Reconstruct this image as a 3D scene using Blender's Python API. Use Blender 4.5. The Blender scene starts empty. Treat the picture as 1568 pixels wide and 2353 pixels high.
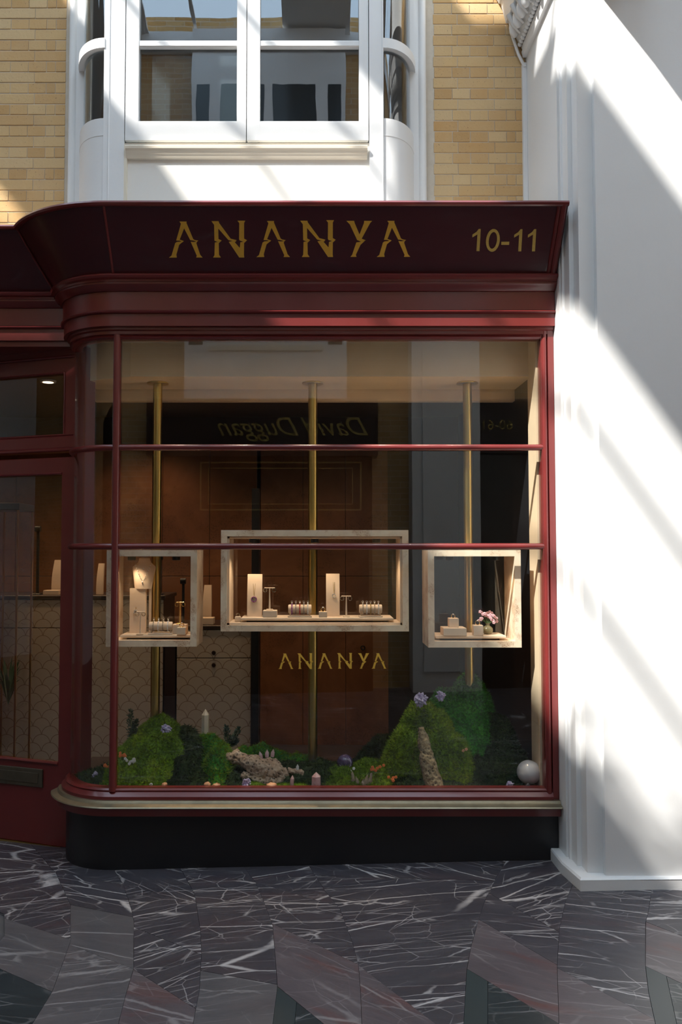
import bpy, math, random
from mathutils import Vector, Matrix, noise
random.seed(7)
R = math.radians
PI = math.pi
scene = bpy.context.scene
COL = scene.collection

# ------------------------------------------------------------------ camera (image taken as 1568 x 2353)
F, CX, CY = 1940.0, 725.0, 1176.5
PITCH = math.atan((1264 - CY) / F)
CAM = (0.0, -4.4, 1.65)
cd = bpy.data.cameras.new('camera')
cam = bpy.data.objects.new('camera', cd); COL.objects.link(cam)
cam.location = CAM
cam.rotation_euler = (PI / 2 + PITCH, 0, 0)
cd.sensor_fit = 'VERTICAL'; cd.sensor_height = 36.0
cd.lens = F / 2353 * 36.0
cd.shift_x = (784 - CX) / 2353
cd.clip_start = 0.05; cd.clip_end = 200
scene.camera = cam

# ------------------------------------------------------------------ sky, sun, exposure
w = bpy.data.worlds.new('sky'); scene.world = w; w.use_nodes = True
bg = w.node_tree.nodes['Background']
bg.inputs[0].default_value = (0.62, 0.80, 1.0, 1); bg.inputs[1].default_value = 3.9
SUN_DIR = Vector((1.3, 1.0, -1.7)).normalized()
sd = bpy.data.lights.new('sun', 'SUN'); sd.energy = 11.0; sd.angle = R(0.8); sd.color = (1.0, 0.96, 0.90)
sun = bpy.data.objects.new('sun', sd); COL.objects.link(sun)
sun.rotation_euler = SUN_DIR.to_track_quat('-Z', 'Y').to_euler()
sun.location = (-6, -6, 12)
vs = scene.view_settings
vs.view_transform = 'Standard'; vs.look = 'None'; vs.gamma = 1.0; vs.exposure = 0.0
vs.use_curve_mapping = False

# ------------------------------------------------------------------ pixel -> world helpers
def ray(px, py):
    x = (px - CX) / F; y = -(py - CY) / F
    c, s = math.cos(PITCH), math.sin(PITCH)
    return Vector((x, c - y * s, s + y * c))
def P(px, py, Y):
    d = ray(px, py); t = (Y - CAM[1]) / d.y
    return Vector((CAM[0] + d.x * t, Y, CAM[2] + d.z * t))
def PX(px, Y, py=1264): return P(px, py, Y).x
def PZ(py, Y): return P(CX, py, Y).z
def ground(X): return 0.016 + 0.0224 * (X + 1.036)
def PG(px, py):
    d = ray(px, py)
    # z = cam + t*dz ; ground = .016 + k*(t*dx + 1.036)
    t = (0.016 + 0.0224 * 1.036 - CAM[2]) / (d.z - 0.0224 * d.x)
    return Vector((d.x * t, CAM[1] + d.y * t, CAM[2] + d.z * t))

# ------------------------------------------------------------------ node material helper
class NT:
    def __init__(s, name):
        m = bpy.data.materials.new(name); m.use_nodes = True
        s.m = m; s.t = m.node_tree; s.t.nodes.clear()
        s.out = s.t.nodes.new('ShaderNodeOutputMaterial')
    def n(s, typ, ins=None, **props):
        nd = s.t.nodes.new('ShaderNode' + typ)
        for k, v in props.items(): setattr(nd, k, v)
        for k, v in (ins or {}).items():
            if hasattr(v, 'is_output') or isinstance(v, bpy.types.NodeSocket): s.t.links.new(v, nd.inputs[k])
            else: nd.inputs[k].default_value = v
        return nd
    def coord(s, scale=(1, 1, 1), which='Object', rot=(0, 0, 0)):
        c = s.n('TexCoord')
        return s.n('Mapping', {'Vector': c.outputs[which], 'Scale': scale, 'Rotation': rot}).outputs[0]
    def noise(s, vec, scale, detail=4, rough=.55, dist=0):
        return s.n('TexNoise', {'Vector': vec, 'Scale': scale, 'Detail': detail, 'Roughness': rough, 'Distortion': dist}).outputs[0]
    def ramp(s, fac, stops):
        r = s.n('ValToRGB', {'Fac': fac}); e = r.color_ramp.elements
        while len(e) < len(stops): e.new(0.5)
        for i, (p, c) in enumerate(stops):
            e[i].position = p; e[i].color = (c[0], c[1], c[2], 1) if not isinstance(c, (int, float)) else (c, c, c, 1)
        return r.outputs[0]
    def mix(s, fac, a, b, mode='MIX'):
        nd = s.n('Mix', data_type='RGBA', blend_type=mode)
        for i, v in ((0, fac), (6, a), (7, b)):
            if isinstance(v, bpy.types.NodeSocket): s.t.links.new(v, nd.inputs[i])
            else: nd.inputs[i].default_value = v if i == 0 or len(v) == 4 else (*v, 1)
        return nd.outputs[2]
    def math(s, op, a, b=0.0):
        return s.n('Math', {0: a, 1: b}, operation=op).outputs[0]
    def bump(s, h, strength=.3, dist=.01):
        return s.n('Bump', {'Height': h, 'Strength': strength, 'Distance': dist}).outputs[0]
    def pbr(s, **kw):
        names = dict(color='Base Color', rough='Roughness', metal='Metallic', normal='Normal', coat='Coat Weight',
                     spec='Specular IOR Level', trans='Transmission Weight', ior='IOR', sub='Subsurface Weight',
                     ecol='Emission Color', estr='Emission Strength', coatr='Coat Roughness', sheen='Sheen Weight', alpha='Alpha')
        ins = {}
        for k, v in kw.items():
            if k in ('color', 'ecol') and not isinstance(v, bpy.types.NodeSocket) and len(v) == 3: v = (*v, 1)
            ins[names[k]] = v
        b = s.n('BsdfPrincipled', ins)
        s.t.links.new(b.outputs[0], s.out.inputs[0]); return s.m

def simple(name, col, rough=.5, var=.12, scale=6, metal=0, bump=0, bscale=60, coat=0, spec=.5, **kw):
    t = NT(name); v = t.coord()
    n = t.noise(v, scale, 4)
    c = t.mix(n, tuple(x * (1 - var) for x in col), tuple(min(1, x * (1 + var)) for x in col))
    a = dict(color=c, rough=rough, metal=metal, coat=coat, spec=spec)
    if bump: a['normal'] = t.bump(t.noise(v, bscale, 5), bump, .004)
    a.update(kw)
    return t.pbr(**a)

def glossy_glass(name, tint=(1, 1, 1), f0=.045, rough=0.0, wobble=0.0):
    t = NT(name)
    lw = t.n('LayerWeight', {'Blend': .5})
    f = t.math('POWER', lw.outputs['Facing'], 5.0)
    f = t.math('ADD', t.math('MULTIPLY', f, 1 - f0), f0)
    tr = t.n('BsdfTransparent', {'Color': (*tint, 1)})
    gi = {'Color': (1, 1, 1, 1), 'Roughness': rough}
    if wobble:
        gi['Normal'] = t.bump(t.noise(t.coord((1, 1, .35)), 5, 2), wobble, .02)
    gl = t.n('BsdfGlossy', gi)
    mx = t.n('MixShader', {0: f, 1: tr.outputs[0], 2: gl.outputs[0]})
    t.t.links.new(mx.outputs[0], t.out.inputs[0])
    return t.m

MAT = {}
def paint_white():
    t = NT('white_paint'); v = t.coord()
    n = t.noise(v, 1.6, 5, .6)
    c = t.mix(n, (.76, .76, .75), (.84, .84, .83))
    s = t.ramp(t.noise(v, 9, 6, .7), [(.0, 0), (.68, 0), (.8, 1)])
    c = t.mix(t.math('MULTIPLY', s, .25), c, (.6, .58, .54))
    return t.pbr(color=c, rough=.45, normal=t.bump(t.noise(v, 14, 5), .12, .01))
MAT['white'] = paint_white()
MAT['cream'] = simple('cream_paint', (.80, .72, .58), .45, .05)
MAT['panelwhite'] = simple('offwhite_panel', (.82, .79, .73), .45, .04)
def oxblood():
    t = NT('oxblood_gloss_paint'); v = t.coord()
    n = t.noise(v, 5, 5)
    c = t.mix(n, (.125, .014, .014), (.18, .024, .021))
    ch = t.ramp(t.noise(v, 70, 5, .7), [(.0, 0), (.70, 0), (.76, 1)])
    c = t.mix(t.math('MULTIPLY', ch, .35), c, (.45, .25, .2))
    return t.pbr(color=c, rough=.32, coat=.35, coatr=.12, normal=t.bump(t.noise(v, 12, 4), .05, .01))
MAT['red'] = oxblood()
MAT['reddark'] = simple('oxblood_sign_paint', (.060, .006, .009), .30, .15, 3, coat=.3)
MAT['black'] = simple('black_paint', (.012, .012, .014), .35, .2, 3)
MAT['gold'] = simple('gold_leaf', (.78, .46, .06), .45, .1, 30, metal=.12)
MAT['gold2'] = simple('gold_leaf_pale', (.62, .44, .11), .42, .2, 60, metal=.15)
MAT['brass'] = simple('brushed_brass', (.62, .45, .15), .28, .12, 8, metal=1)
MAT['bronze'] = simple('dark_bronze', (.13, .11, .08), .45, .25, 20, metal=.7)
MAT['oldbrass'] = simple('weathered_brass', (.31, .275, .19), .42, .35, 14, metal=.85, bump=.1)
MAT['glass'] = glossy_glass('shop_glass', (.97, .985, .975), .046, 0, .004)
MAT['oldglass'] = glossy_glass('old_window_glass', (.62, .66, .68), .10, 0, .02)
MAT['caseglass'] = glossy_glass('case_glass', (.97, .98, .97), .04)
MAT['mortar'] = simple('mortar', (.62, .55, .45), .9, .15, 20, bump=.3)
def brickmat():
    t = NT('yellow_stock_brick'); v = t.coord()
    oi = t.n('ObjectInfo').outputs['Random']
    base = t.ramp(oi, [(0, (.50, .28, .095)), (.22, (.60, .36, .14)), (.5, (.66, .44, .20)), (.78, (.68, .49, .26)), (1, (.57, .32, .11))])
    vv = t.n('VectorMath', {0: v, 1: t.n('CombineXYZ', {0: t.math('MULTIPLY', oi, 37.), 1: t.math('MULTIPLY', oi, 11.)}).outputs[0]}, operation='ADD').outputs[0]
    n = t.noise(vv, 9, 5, .6)
    c = t.mix(t.math('MULTIPLY', n, .65), base, (.60, .44, .26))
    sp = t.ramp(t.noise(vv, 130, 3, .6), [(0, 0), (.66, 0), (.72, 1)])
    c = t.mix(t.math('MULTIPLY', sp, .8), c, (.10, .06, .04))
    st = t.ramp(t.noise(vv, 3.5, 4), [(0, 0), (.6, 0), (.85, 1)])
    c = t.mix(t.math('MULTIPLY', st, .35), c, (.38, .30, .24))
    return t.pbr(color=c, rough=.88, spec=.25, normal=t.bump(t.noise(vv, 60, 5), .35, .004))
MAT['brick'] = brickmat()
def farbrick():
    t = NT('distant_brickwork'); v = t.coord()
    s = t.n('SeparateXYZ', {0: v})
    vv = t.n('CombineXYZ', {0: s.outputs[0], 1: s.outputs[2]}).outputs[0]
    b = t.n('TexBrick', {'Vector': vv, 'Scale': 1.0, 'Brick Width': .22, 'Row Height': .066, 'Mortar Size': .004,
                         'Color1': (.5, .28, .09, 1), 'Color2': (.58, .38, .17, 1), 'Mortar': (.6, .5, .4, 1)})
    return t.pbr(color=b.outputs[0], rough=.9)
MAT['farbrick'] = farbrick()
def marble(name, a, b, c, veins=1.0, red=0.0, vs_=1.0):
    t = NT(name); v0 = t.coord()
    rnd = t.n('ObjectInfo').outputs['Random']
    ang = t.math('MULTIPLY', t.math('SUBTRACT', rnd, .5), 1.5)
    v = t.n('VectorRotate', {'Vector': v0, 'Axis': (0, 0, 1), 'Angle': ang}, rotation_type='AXIS_ANGLE').outputs[0]
    off = t.n('CombineXYZ', {0: t.math('MULTIPLY', rnd, 53.), 1: t.math('MULTIPLY', rnd, 91.), 2: t.math('MULTIPLY', rnd, 17.)}).outputs[0]
    v = t.n('VectorMath', {0: v, 1: off}, operation='ADD').outputs[0]
    st = t.n('Mapping', {'Vector': v, 'Scale': (1.0, 4.5, 1)}).outputs[0]
    n1 = t.noise(st, 3.0, 7, .68, .6)
    col = t.ramp(n1, [(.25, a), (.5, b), (.75, c)])
    if red:
        rr = t.ramp(t.noise(st, 2.1, 5, .6, .4), [(0, 0), (.52, 0), (.72, 1)])
        col = t.mix(t.math('MULTIPLY', rr, red), col, (.115, .035, .030))
    fine = t.noise(st, 38, 4, .7)
    col = t.mix(t.math('MULTIPLY', fine, .5), col, tuple(x * 1.9 for x in b))
    # veins: long, thin, broken lines
    dist = t.noise(v, 3.2, 4, .6)
    vd = t.n('VectorMath', {0: v, 1: t.n('VectorMath', {0: t.n('TexNoise', {'Vector': v, 'Scale': 2.2, 'Detail': 5, 'Roughness': .62}).outputs[1], 'Scale': .06}, operation='SCALE').outputs[0]}, operation='ADD').outputs[0]
    def vein(scale, stretch, th, maskscale, m0, m1):
        mp = t.n('Mapping', {'Vector': vd, 'Scale': (stretch, 1, 1)}).outputs[0]
        vo = t.n('TexVoronoi', {'Vector': mp, 'Scale': scale}, feature='DISTANCE_TO_EDGE').outputs[0]
        ln = t.ramp(vo, [(0, 1), (th * .4, .8), (th, 0)])
        mk = t.ramp(t.noise(t.n('Mapping', {'Vector': v, 'Scale': (.7, 1.4, 1)}).outputs[0], maskscale, 3, .6), [(0, 0), (m0, 0), (m1, 1)])
        return t.math('MULTIPLY', ln, mk)
    va = vein(5.0 * vs_, .14, .020, 2.3, .40, .56)
    vb = vein(15 * vs_, .16, .030, 4.0, .42, .60)
    vc = vein(7.5 * vs_, .8, .016, 3.0, .46, .62)
    tot = t.math('MINIMUM', t.math('ADD', t.math('ADD', va, t.math('MULTIPLY', vb, .7)), t.math('MULTIPLY', vc, .6)), 1.0)
    col = t.mix(t.math('MULTIPLY', tot, veins), col, (.50, .47, .46))
    return t.pbr(color=col, rough=.30, spec=.5, normal=t.bump(t.noise(v, 25, 4), .04, .01))
MAT['marble1'] = marble('purple_grey_marble', (.024, .023, .029), (.047, .044, .052), (.078, .072, .079), 1.0, .22)
MAT['marble2'] = marble('grey_marble', (.050, .048, .052), (.085, .080, .084), (.120, .112, .112), .45, .15)
MAT['marble3'] = marble('red_streaked_marble', (.050, .040, .046), (.085, .070, .076), (.130, .110, .112), .35, .95)
MAT['marble4'] = marble('dark_green_marble', (.010, .015, .019), (.017, .026, .031), (.028, .040, .046), .35, 0)
MAT['marble5'] = simple('teal_slate', (.032, .046, .050), .32, .12, 5)
MAT['grout'] = simple('floor_grout', (.09, .085, .085), .8, .2, 20)

# ------------------------------------------------------------------ mesh builder
class MB:
    def __init__(s, xf=None): s.v = []; s.f = []; s.xf = xf
    def add(s, vs, fs):
        k = len(s.v)
        s.v += [tuple(s.xf(Vector(p))) if s.xf else tuple(p) for p in vs]
        s.f += [tuple(i + k for i in f) for f in fs]; return s
    def box(s, x0, x1, y0, y1, z0, z1):
        x0, x1 = sorted((x0, x1)); y0, y1 = sorted((y0, y1)); z0, z1 = sorted((z0, z1))
        v = [(x0, y0, z0), (x1, y0, z0), (x1, y1, z0), (x0, y1, z0), (x0, y0, z1), (x1, y0, z1), (x1, y1, z1), (x0, y1, z1)]
        return s.add(v, [(3, 2, 1, 0), (4, 5, 6, 7), (0, 1, 5, 4), (1, 2, 6, 5), (2, 3, 7, 6), (3, 0, 4, 7)])
    def bbox(s, x0, x1, y0, y1, z0, z1, b=.004):
        """box with chamfered edges on all verticals and top/bottom"""
        x0, x1 = sorted((x0, x1)); y0, y1 = sorted((y0, y1)); z0, z1 = sorted((z0, z1))
        b = min(b, (x1 - x0) / 3, (y1 - y0) / 3, (z1 - z0) / 3)
        def ring(i, z):
            return [(x0 + i, y0 + b * 0 + i, z), (x1 - i, y0 + i, z), (x1 - i, y1 - i, z), (x0 + i, y1 - i, z)]
        v = ring(b, z0) + ring(0, z0 + b) + ring(0, z1 - b) + ring(b, z1)
        f = [(3, 2, 1, 0), (12, 13, 14, 15)]
        for k in range(3):
            for i in range(4):
                a, c = k * 4 + i, k * 4 + (i + 1) % 4
                f.append((a, c, c + 4, a + 4))
        return s.add(v, f)
    def grid(s, rows, closed_u=False, closed_v=False, cap=False):
        n = len(rows[0]); m = len(rows)
        v = [p for r in rows for p in r]; f = []
        for i in range(m - (0 if closed_v else 1)):
            for j in range(n - (0 if closed_u else 1)):
                a = i * n + j; b = i * n + (j + 1) % n
                c = ((i + 1) % m) * n + (j + 1) % n; d = ((i + 1) % m) * n + j
                f.append((a, b, c, d))
        if cap: f.append(tuple(range(n))[::-1]); f.append(tuple((m - 1) * n + j for j in range(n)))
        return s.add(v, f)
    def tube(s, pts, r, n=10, cap=True):
        pts = [Vector(p) for p in pts]
        rs = r if isinstance(r, (list, tuple)) else [r] * len(pts)
        rows = []; up = None
        for i, p in enumerate(pts):
            d = (pts[min(i + 1, len(pts) - 1)] - pts[max(i - 1, 0)])
            if d.length < 1e-9: d = Vector((0, 0, 1))
            d.normalize()
            if up is None:
                up = Vector((0, 0, 1)) if abs(d.z) < .9 else Vector((1, 0, 0))
            a = d.cross(up)
            if a.length < 1e-6: a = d.orthogonal()
            a.normalize(); b = d.cross(a).normalized(); up = -b if False else up
            rows.append([p + (a * math.cos(t) + b * math.sin(t)) * rs[i] for t in [2 * PI * k / n for k in range(n)]])
        return s.grid(rows, closed_u=True, cap=cap)
    def lathe(s, prof, c, n=20, axis='Z', cap=True):
        rows = []
        for r, h in prof:
            ring = []
            for k in range(n):
                a = 2 * PI * k / n
                if axis == 'Z': ring.append((c[0] + r * math.cos(a), c[1] + r * math.sin(a), c[2] + h))
                elif axis == 'Y': ring.append((c[0] + r * math.cos(a), c[1] + h, c[2] - r * math.sin(a)))
                else: ring.append((c[0] + h, c[1] + r * math.cos(a), c[2] + r * math.sin(a)))
            rows.append(ring)
        return s.grid(rows, closed_u=True, cap=cap)
    def ball(s, c, r, nu=12, nv=8, bump=0, seed=0):
        if not isinstance(r, (tuple, list)): r = (r, r, r)
        rows = []
        for i in range(nv + 1):
            th = PI * i / nv; row = []
            for k in range(nu):
                a = 2 * PI * k / nu
                d = Vector((math.sin(th) * math.cos(a), math.sin(th) * math.sin(a), -math.cos(th)))
                q = 1 + (bump * noise.noise(d * 2.2 + Vector((seed, seed * 1.7, 0))) if bump else 0)
                row.append((c[0] + d.x * r[0] * q, c[1] + d.y * r[1] * q, c[2] + d.z * r[2] * q))
            rows.append(row)
        return s.grid(rows, closed_u=True)
    def torus(s, c, R_, r, nrm=(1, 0, 0), nu=20, nv=6, sx=1.0):
        nrm = Vector(nrm).normalized(); a = nrm.orthogonal().normalized(); b = nrm.cross(a)
        if abs(nrm.z) < .9:
            b = Vector((0, 0, 1)) - nrm * nrm.z; b.normalize(); a = b.cross(nrm)
        rows = []
        for i in range(nu):
            t = 2 * PI * i / nu; d = a * math.cos(t) * sx + b * math.sin(t)
            o = Vector(c) + d * R_
            rows.append([o + (d * math.cos(u) + nrm * math.sin(u)) * r for u in [2 * PI * k / nv for k in range(nv)]])
        return s.grid(rows, closed_u=True, closed_v=True)
    def prism(s, poly, fn, t0, t1):
        """poly: 2d points; fn(a,b,t)->3d"""
        n = len(poly)
        v = [fn(a, b, t0) for a, b in poly] + [fn(a, b, t1) for a, b in poly]
        f = [tuple(range(n)), tuple(range(2 * n - 1, n - 1, -1))]
        for i in range(n): f.append((i, i + n, (i + 1) % n + n, (i + 1) % n))
        return s.add(v, f)
    def build(s, name, mat, parent=None, sharp=35, origin=None, kind=None):
        if parent is not None: off = OFF[parent.name]
        elif origin is not None: off = Vector(origin)
        else:
            xs = [p[0] for p in s.v]; ys = [p[1] for p in s.v]; zs = [p[2] for p in s.v]
            off = Vector(((min(xs) + max(xs)) / 2, (min(ys) + max(ys)) / 2, min(zs)))
        me = bpy.data.meshes.new(name)
        me.from_pydata([(p[0] - off.x, p[1] - off.y, p[2] - off.z) for p in s.v], [], s.f)
        me.validate(); 
        import bmesh
        bm = bmesh.new(); bm.from_mesh(me)
        bmesh.ops.remove_doubles(bm, verts=bm.verts, dist=1e-6)
        bmesh.ops.recalc_face_normals(bm, faces=bm.faces); bm.to_mesh(me); bm.free()
        me.polygons.foreach_set('use_smooth', [True] * len(me.polygons))
        me.set_sharp_from_angle(angle=R(sharp))
        me.materials.append(MAT[mat] if isinstance(mat, str) else mat)
        o = bpy.data.objects.new(name, me); COL.objects.link(o)
        if parent is not None: o.parent = parent
        else: o.location = off
        OFF[o.name] = off
        if kind: o['kind'] = kind
        return o
OFF = {}
def tag(o, label=None, cat=None, group=None, kind=None):
    if label: o['label'] = label
    if cat: o['category'] = cat
    if group: o['group'] = group
    if kind: o['kind'] = kind
    return o
def thing(name, loc, label=None, cat=None, group=None, kind=None):
    o = bpy.data.objects.new(name, None); COL.objects.link(o); o.location = loc
    o.empty_display_size = .05
    OFF[o.name] = Vector(loc)
    return tag(o, label, cat, group, kind)

# ================================================================== LARGE STRUCTURE
# ---- plan of the shop front: straight front at Y=0, quarter round to the left, recessed front
AX, RC = -1.045, 0.308
XR = 1.248
def path(o, xr=XR, xl=-3.4, n=14, left=True):
    pts = [(xr, -o), (AX, -o)]
    r = RC + o
    a_end = PI + math.asin(max(-1, min(1, o / r)))   # where Y = RC - o
    a0 = 1.5 * PI
    for i in range(1, n + 1):
        a = a0 + (a_end - a0) * i / n
        pts.append((AX + r * math.cos(a), RC + r * math.sin(a)))
    if left: pts.append((xl, RC - o))
    return pts
def sweep(prof, xr=XR, xl=-3.4, n=14, left=True):
    """closed profile [(o,z)...] swept along the plan; o per vertex"""
    cols = [[(x, y, z) for x, y in path(o, xr, xl, n, left)] for o, z in prof]
    rows = [[c[i] for c in cols] for i in range(len(cols[0]))]
    return MB().grid(rows, closed_u=True, cap=True)

# ---- floor with traced marble slabs
floor = MB()
floor.add([(-11, -5.6, ground(-11) - .012), (11, -5.6, ground(11) - .012), (11, .75, ground(11) - .012), (-11, .75, ground(-11) - .012),
           (-11, -5.6, -.6), (11, -5.6, -.6), (11, .75, -.6), (-11, .75, -.6)],
          [(0, 1, 2, 3), (7, 6, 5, 4), (0, 4, 5, 1), (1, 5, 6, 2), (2, 6, 7, 3), (3, 7, 4, 0)])
floor = floor.build('floor', 'grout', origin=(0, 0, 0))
tag(floor, 'dark veined marble floor of the arcade in angular slabs', kind='structure')
J = [  # joints running away from the camera, traced top to bottom
    [(-330, 1925), (-180, 2000), (-95, 2050), (10, 2100), (10, 2150), (-60, 2240), (-200, 2420)],
    [(65, 1932), (114, 1990), (129, 2005), (148, 2048), (162, 2079), (162, 2162), (148, 2203), (120, 2279), (74, 2353), (30, 2425)],
    [(215, 1932), (262, 1998), (284, 2033), (303, 2093), (308, 2120), (307, 2227), (289, 2286), (272, 2353), (255, 2425)],
    [(370, 1932), (418, 2000), (448, 2055), (461, 2141), (463, 2196), (458, 2279), (448, 2330), (430, 2425)],
    [(520, 1932), (562, 1993), (590, 2031), (607, 2072), (627, 2127), (633, 2200), (638, 2268), (627, 2353), (618, 2425)],
    [(672, 1932), (713, 1993), (748, 2048), (782, 2089), (810, 2165), (824, 2217), (829, 2279), (832, 2353), (834, 2425)],
    [(1188, 1932), (1161, 1983), (1142, 2014), (1114, 2072), (1100, 2113), (1083, 2175), (1073, 2230), (1066, 2353), (1062, 2425)],
    [(1390, 1932), (1340, 1990), (1314, 2038), (1300, 2072), (1286, 2134), (1281, 2217), (1285, 2353), (1287, 2425)],
    [(1530, 1932), (1500, 2034), (1491, 2093), (1484, 2120), (1484, 2220), (1491, 2279), (1507, 2353), (1524, 2425)],
    [(1900, 1932), (1850, 2034), (1800, 2120), (1790, 2220), (1830, 2353), (1870, 2425)],
]
def jx(j, y):
    p = J[j]
    if y <= p[0][1]: return p[0][0]
    for a, b in zip(p, p[1:]):
        if y <= b[1]: return a[0] + (b[0] - a[0]) * (y - a[1]) / (b[1] - a[1])
    return p[-1][0]
T0 = 1932
CROSS = [  # per column: list of (y at left joint, y at right joint), material of the slab above it
    [(T0, T0), 'marble1', (1985, 2003), 'marble1', (2110, 2158), 'marble2', (2210, 2279), 'marble4', (2425, 2425)],
    [(T0, T0), 'marble1', (2003, 2033), 'marble1', (2079, 2107), 'marble2', (2170, 2226), 'marble2', (2425, 2425)],
    [(T0, T0), 'marble1', (2033, 2075), 'marble1', (2130, 2193), 'marble1', (2227, 2318), 'marble3', (2425, 2425)],
    [(T0, T0), 'marble1', (2000, 2028), 'marble1', (2230, 2262), 'marble2', (2425, 2425)],
    [(T0, T0), 'marble1', (2028, 2082), 'marble1', (2122, 2216), 'marble3', (2267, 2425), 'marble4', (2425, 2425)],
    [(T0, T0), 'marble1', (2012, 2024), 'marble1', (2218, 2400), 'marble3', (2425, 2425)],
    [(T0, T0), 'marble1', (2052, 2141), 'marble1', (2112, 2217), 'marble3', (2226, 2352), 'marble4', (2425, 2425)],
    [(T0, T0), 'marble1', (2224, 2342), 'marble3', (2425, 2425)],
    [(T0, T0), 'marble1', (2118, 2240), 'marble3', (2220, 2395), 'marble4', (2425, 2425)],
]
def inset(poly, d):
    c = [sum(p[i] for p in poly) / len(poly) for i in (0, 1)]
    n = len(poly); out = []
    for i in range(n):
        p0, p1, p2 = Vector(poly[i - 1]), Vector(poly[i]), Vector(poly[(i + 1) % n])
        e1 = (p1 - p0); e2 = (p2 - p1)
        if e1.length < 1e-6 or e2.length < 1e-6: out.append(tuple(p1)); continue
        n1 = Vector((-e1.y, e1.x)).normalized(); n2 = Vector((-e2.y, e2.x)).normalized()
        m = (n1 + n2)
        m = m / max(.35, (1 + n1.dot(n2)))
        out.append(tuple(p1 + m * d))
    return out
def slab(pix, mat):
    pts = [PG(x, y) for x, y in pix]
    poly = [(p.x, p.y) for p in pts]
    area = sum(poly[i][0] * poly[(i + 1) % len(poly)][1] - poly[(i + 1) % len(poly)][0] * poly[i][1] for i in range(len(poly)))
    if area < 0: poly = poly[::-1]
    if abs(area) < .004: return
    cl = [poly[0]]
    for p in poly[1:]:
        if (Vector(p) - Vector(cl[-1])).length > .004: cl.append(p)
    if (Vector(cl[0]) - Vector(cl[-1])).length < .004: cl.pop()
    poly = cl
    top = inset(poly, .0009); 
    m = MB(); n = len(poly); lift = random.uniform(-.0006, .0006)
    a = inset(poly, .0004)
    v = [(x, y, ground(x) - .011) for x, y in a] + [(x, y, ground(x) - .0015) for x, y in a] + [(x, y, ground(x) + lift) for x, y in top]
    f = [tuple(range(2 * n, 3 * n))]
    for k in (0, 1):
        for i in range(n): f.append((k * n + i, k * n + (i + 1) % n, (k + 1) * n + (i + 1) % n, (k + 1) * n + i))
    m.add(v, f)
    c = Vector((sum(p[0] for p in poly) / n, sum(p[1] for p in poly) / n, 0))
    m.build('slab', mat, floor, 25)
def colpoly(j, top, bot):
    (yl0, yr0), (yl1, yr1) = top, bot
    L = [(jx(j, yl0), yl0)] + [p for p in J[j] if yl0 + 3 < p[1] < yl1 - 3] + [(jx(j, yl1), yl1)]
    Rr = [(jx(j + 1, yr0), yr0)] + [p for p in J[j + 1] if yr0 + 3 < p[1] < yr1 - 3] + [(jx(j + 1, yr1), yr1)]
    return L + Rr[::-1]
for j, col in enumerate(CROSS):
    for k in range(0, len(col) - 2, 2):
        pix = colpoly(j, col[k], col[k + 2])
        if col[k + 1] == 'marble4' and j in (4, 6, 8):
            # teal strip along the joint, dark triangle beside it
            yl, yr = col[k]; xs = jx(j, yl); xe = jx(j + 1, yr)
            sx = {4: 44, 6: 48, 8: 48}[j]; fr = sx / (xe - xs); ym = yl + (yr - yl) * fr
            xb = {4: 672, 6: 1121, 8: 1572}[j]
            slab([(xs, yl)] + [p for p in J[j] if p[1] > yl + 3] + [(xb, 2425), (xs + sx, ym)], 'marble5')
            slab([(xs + sx, ym), (xb, 2425), (jx(j + 1, 2425), 2425), (xe, yr)], 'marble4')
        else: slab(pix, col[k + 1])
# plain paving further out, towards and behind the camera
pv = MB()
for ix in range(-7, 7):
    for iy in range(-6, -1):
        x0, x1 = ix + .003, ix + .997; y0, y1 = iy + .4, iy + 1.393
        y1 = min(y1, -1.62)
        if y1 <= y0: continue
        pv.add([(x0, y0, ground(x0)), (x1, y0, ground(x1)), (x1, y1, ground(x1)), (x0, y1, ground(x0)),
                (x0, y0, ground(x0) - .011), (x1, y0, ground(x1) - .011), (x1, y1, ground(x1) - .011), (x0, y1, ground(x0) - .011)],
               [(0, 1, 2, 3), (0, 4, 5, 1), (1, 5, 6, 2), (2, 6, 7, 3), (3, 7, 4, 0)])
pv.build('paving', 'marble1', floor, 25, kind='stuff')

# ---- brick upper wall
BW = .484
BAYL, BAYR = PX(150, BW, 300), PX(996, BW, 300)
PIERX = 1.25
ZF = 3.361   # top of the fascia
wallm = MB()
wallm.box(-4.5, BAYL + .05, BW + .008, BW + .24, 2.95, 6.4).box(BAYR - .05, PIERX + .02, BW + .008, BW + .24, 2.95, 6.4)
wall = wallm.build('wall_front', 'mortar', origin=(0, BW, 2.95)); tag(wall, 'yellow stock brick wall above the shop either side of the white bay', kind='structure')
bmesh_cache = {}
def brick(x0, x1, z0, z1):
    wq, hq = round(x1 - x0, 3), round(z1 - z0, 3)
    key = (wq, hq)
    if key not in bmesh_cache:
        o = MB().bbox(-wq / 2, wq / 2, -.012 + .004 * 0, .012, -hq / 2, hq / 2, .0025).build('brick', 'brick', wall, 20)
        off = OFF[wall.name]
        for v in o.data.vertices: v.co += off
        bmesh_cache[key] = o.data
    else:
        o = bpy.data.objects.new('brick', bmesh_cache[key]); COL.objects.link(o); o.parent = wall
    o.location = Vector(((x0 + x1) / 2, BW + random.uniform(-.0012, .0012) + .0165, (z0 + z1) / 2)) - OFF[wall.name]
    o.rotation_euler = (random.uniform(-.006, .006), 0, random.uniform(-.004, .004))
COURSE, HD, ST, JT = .0650, .1065, .217, .004
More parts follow.
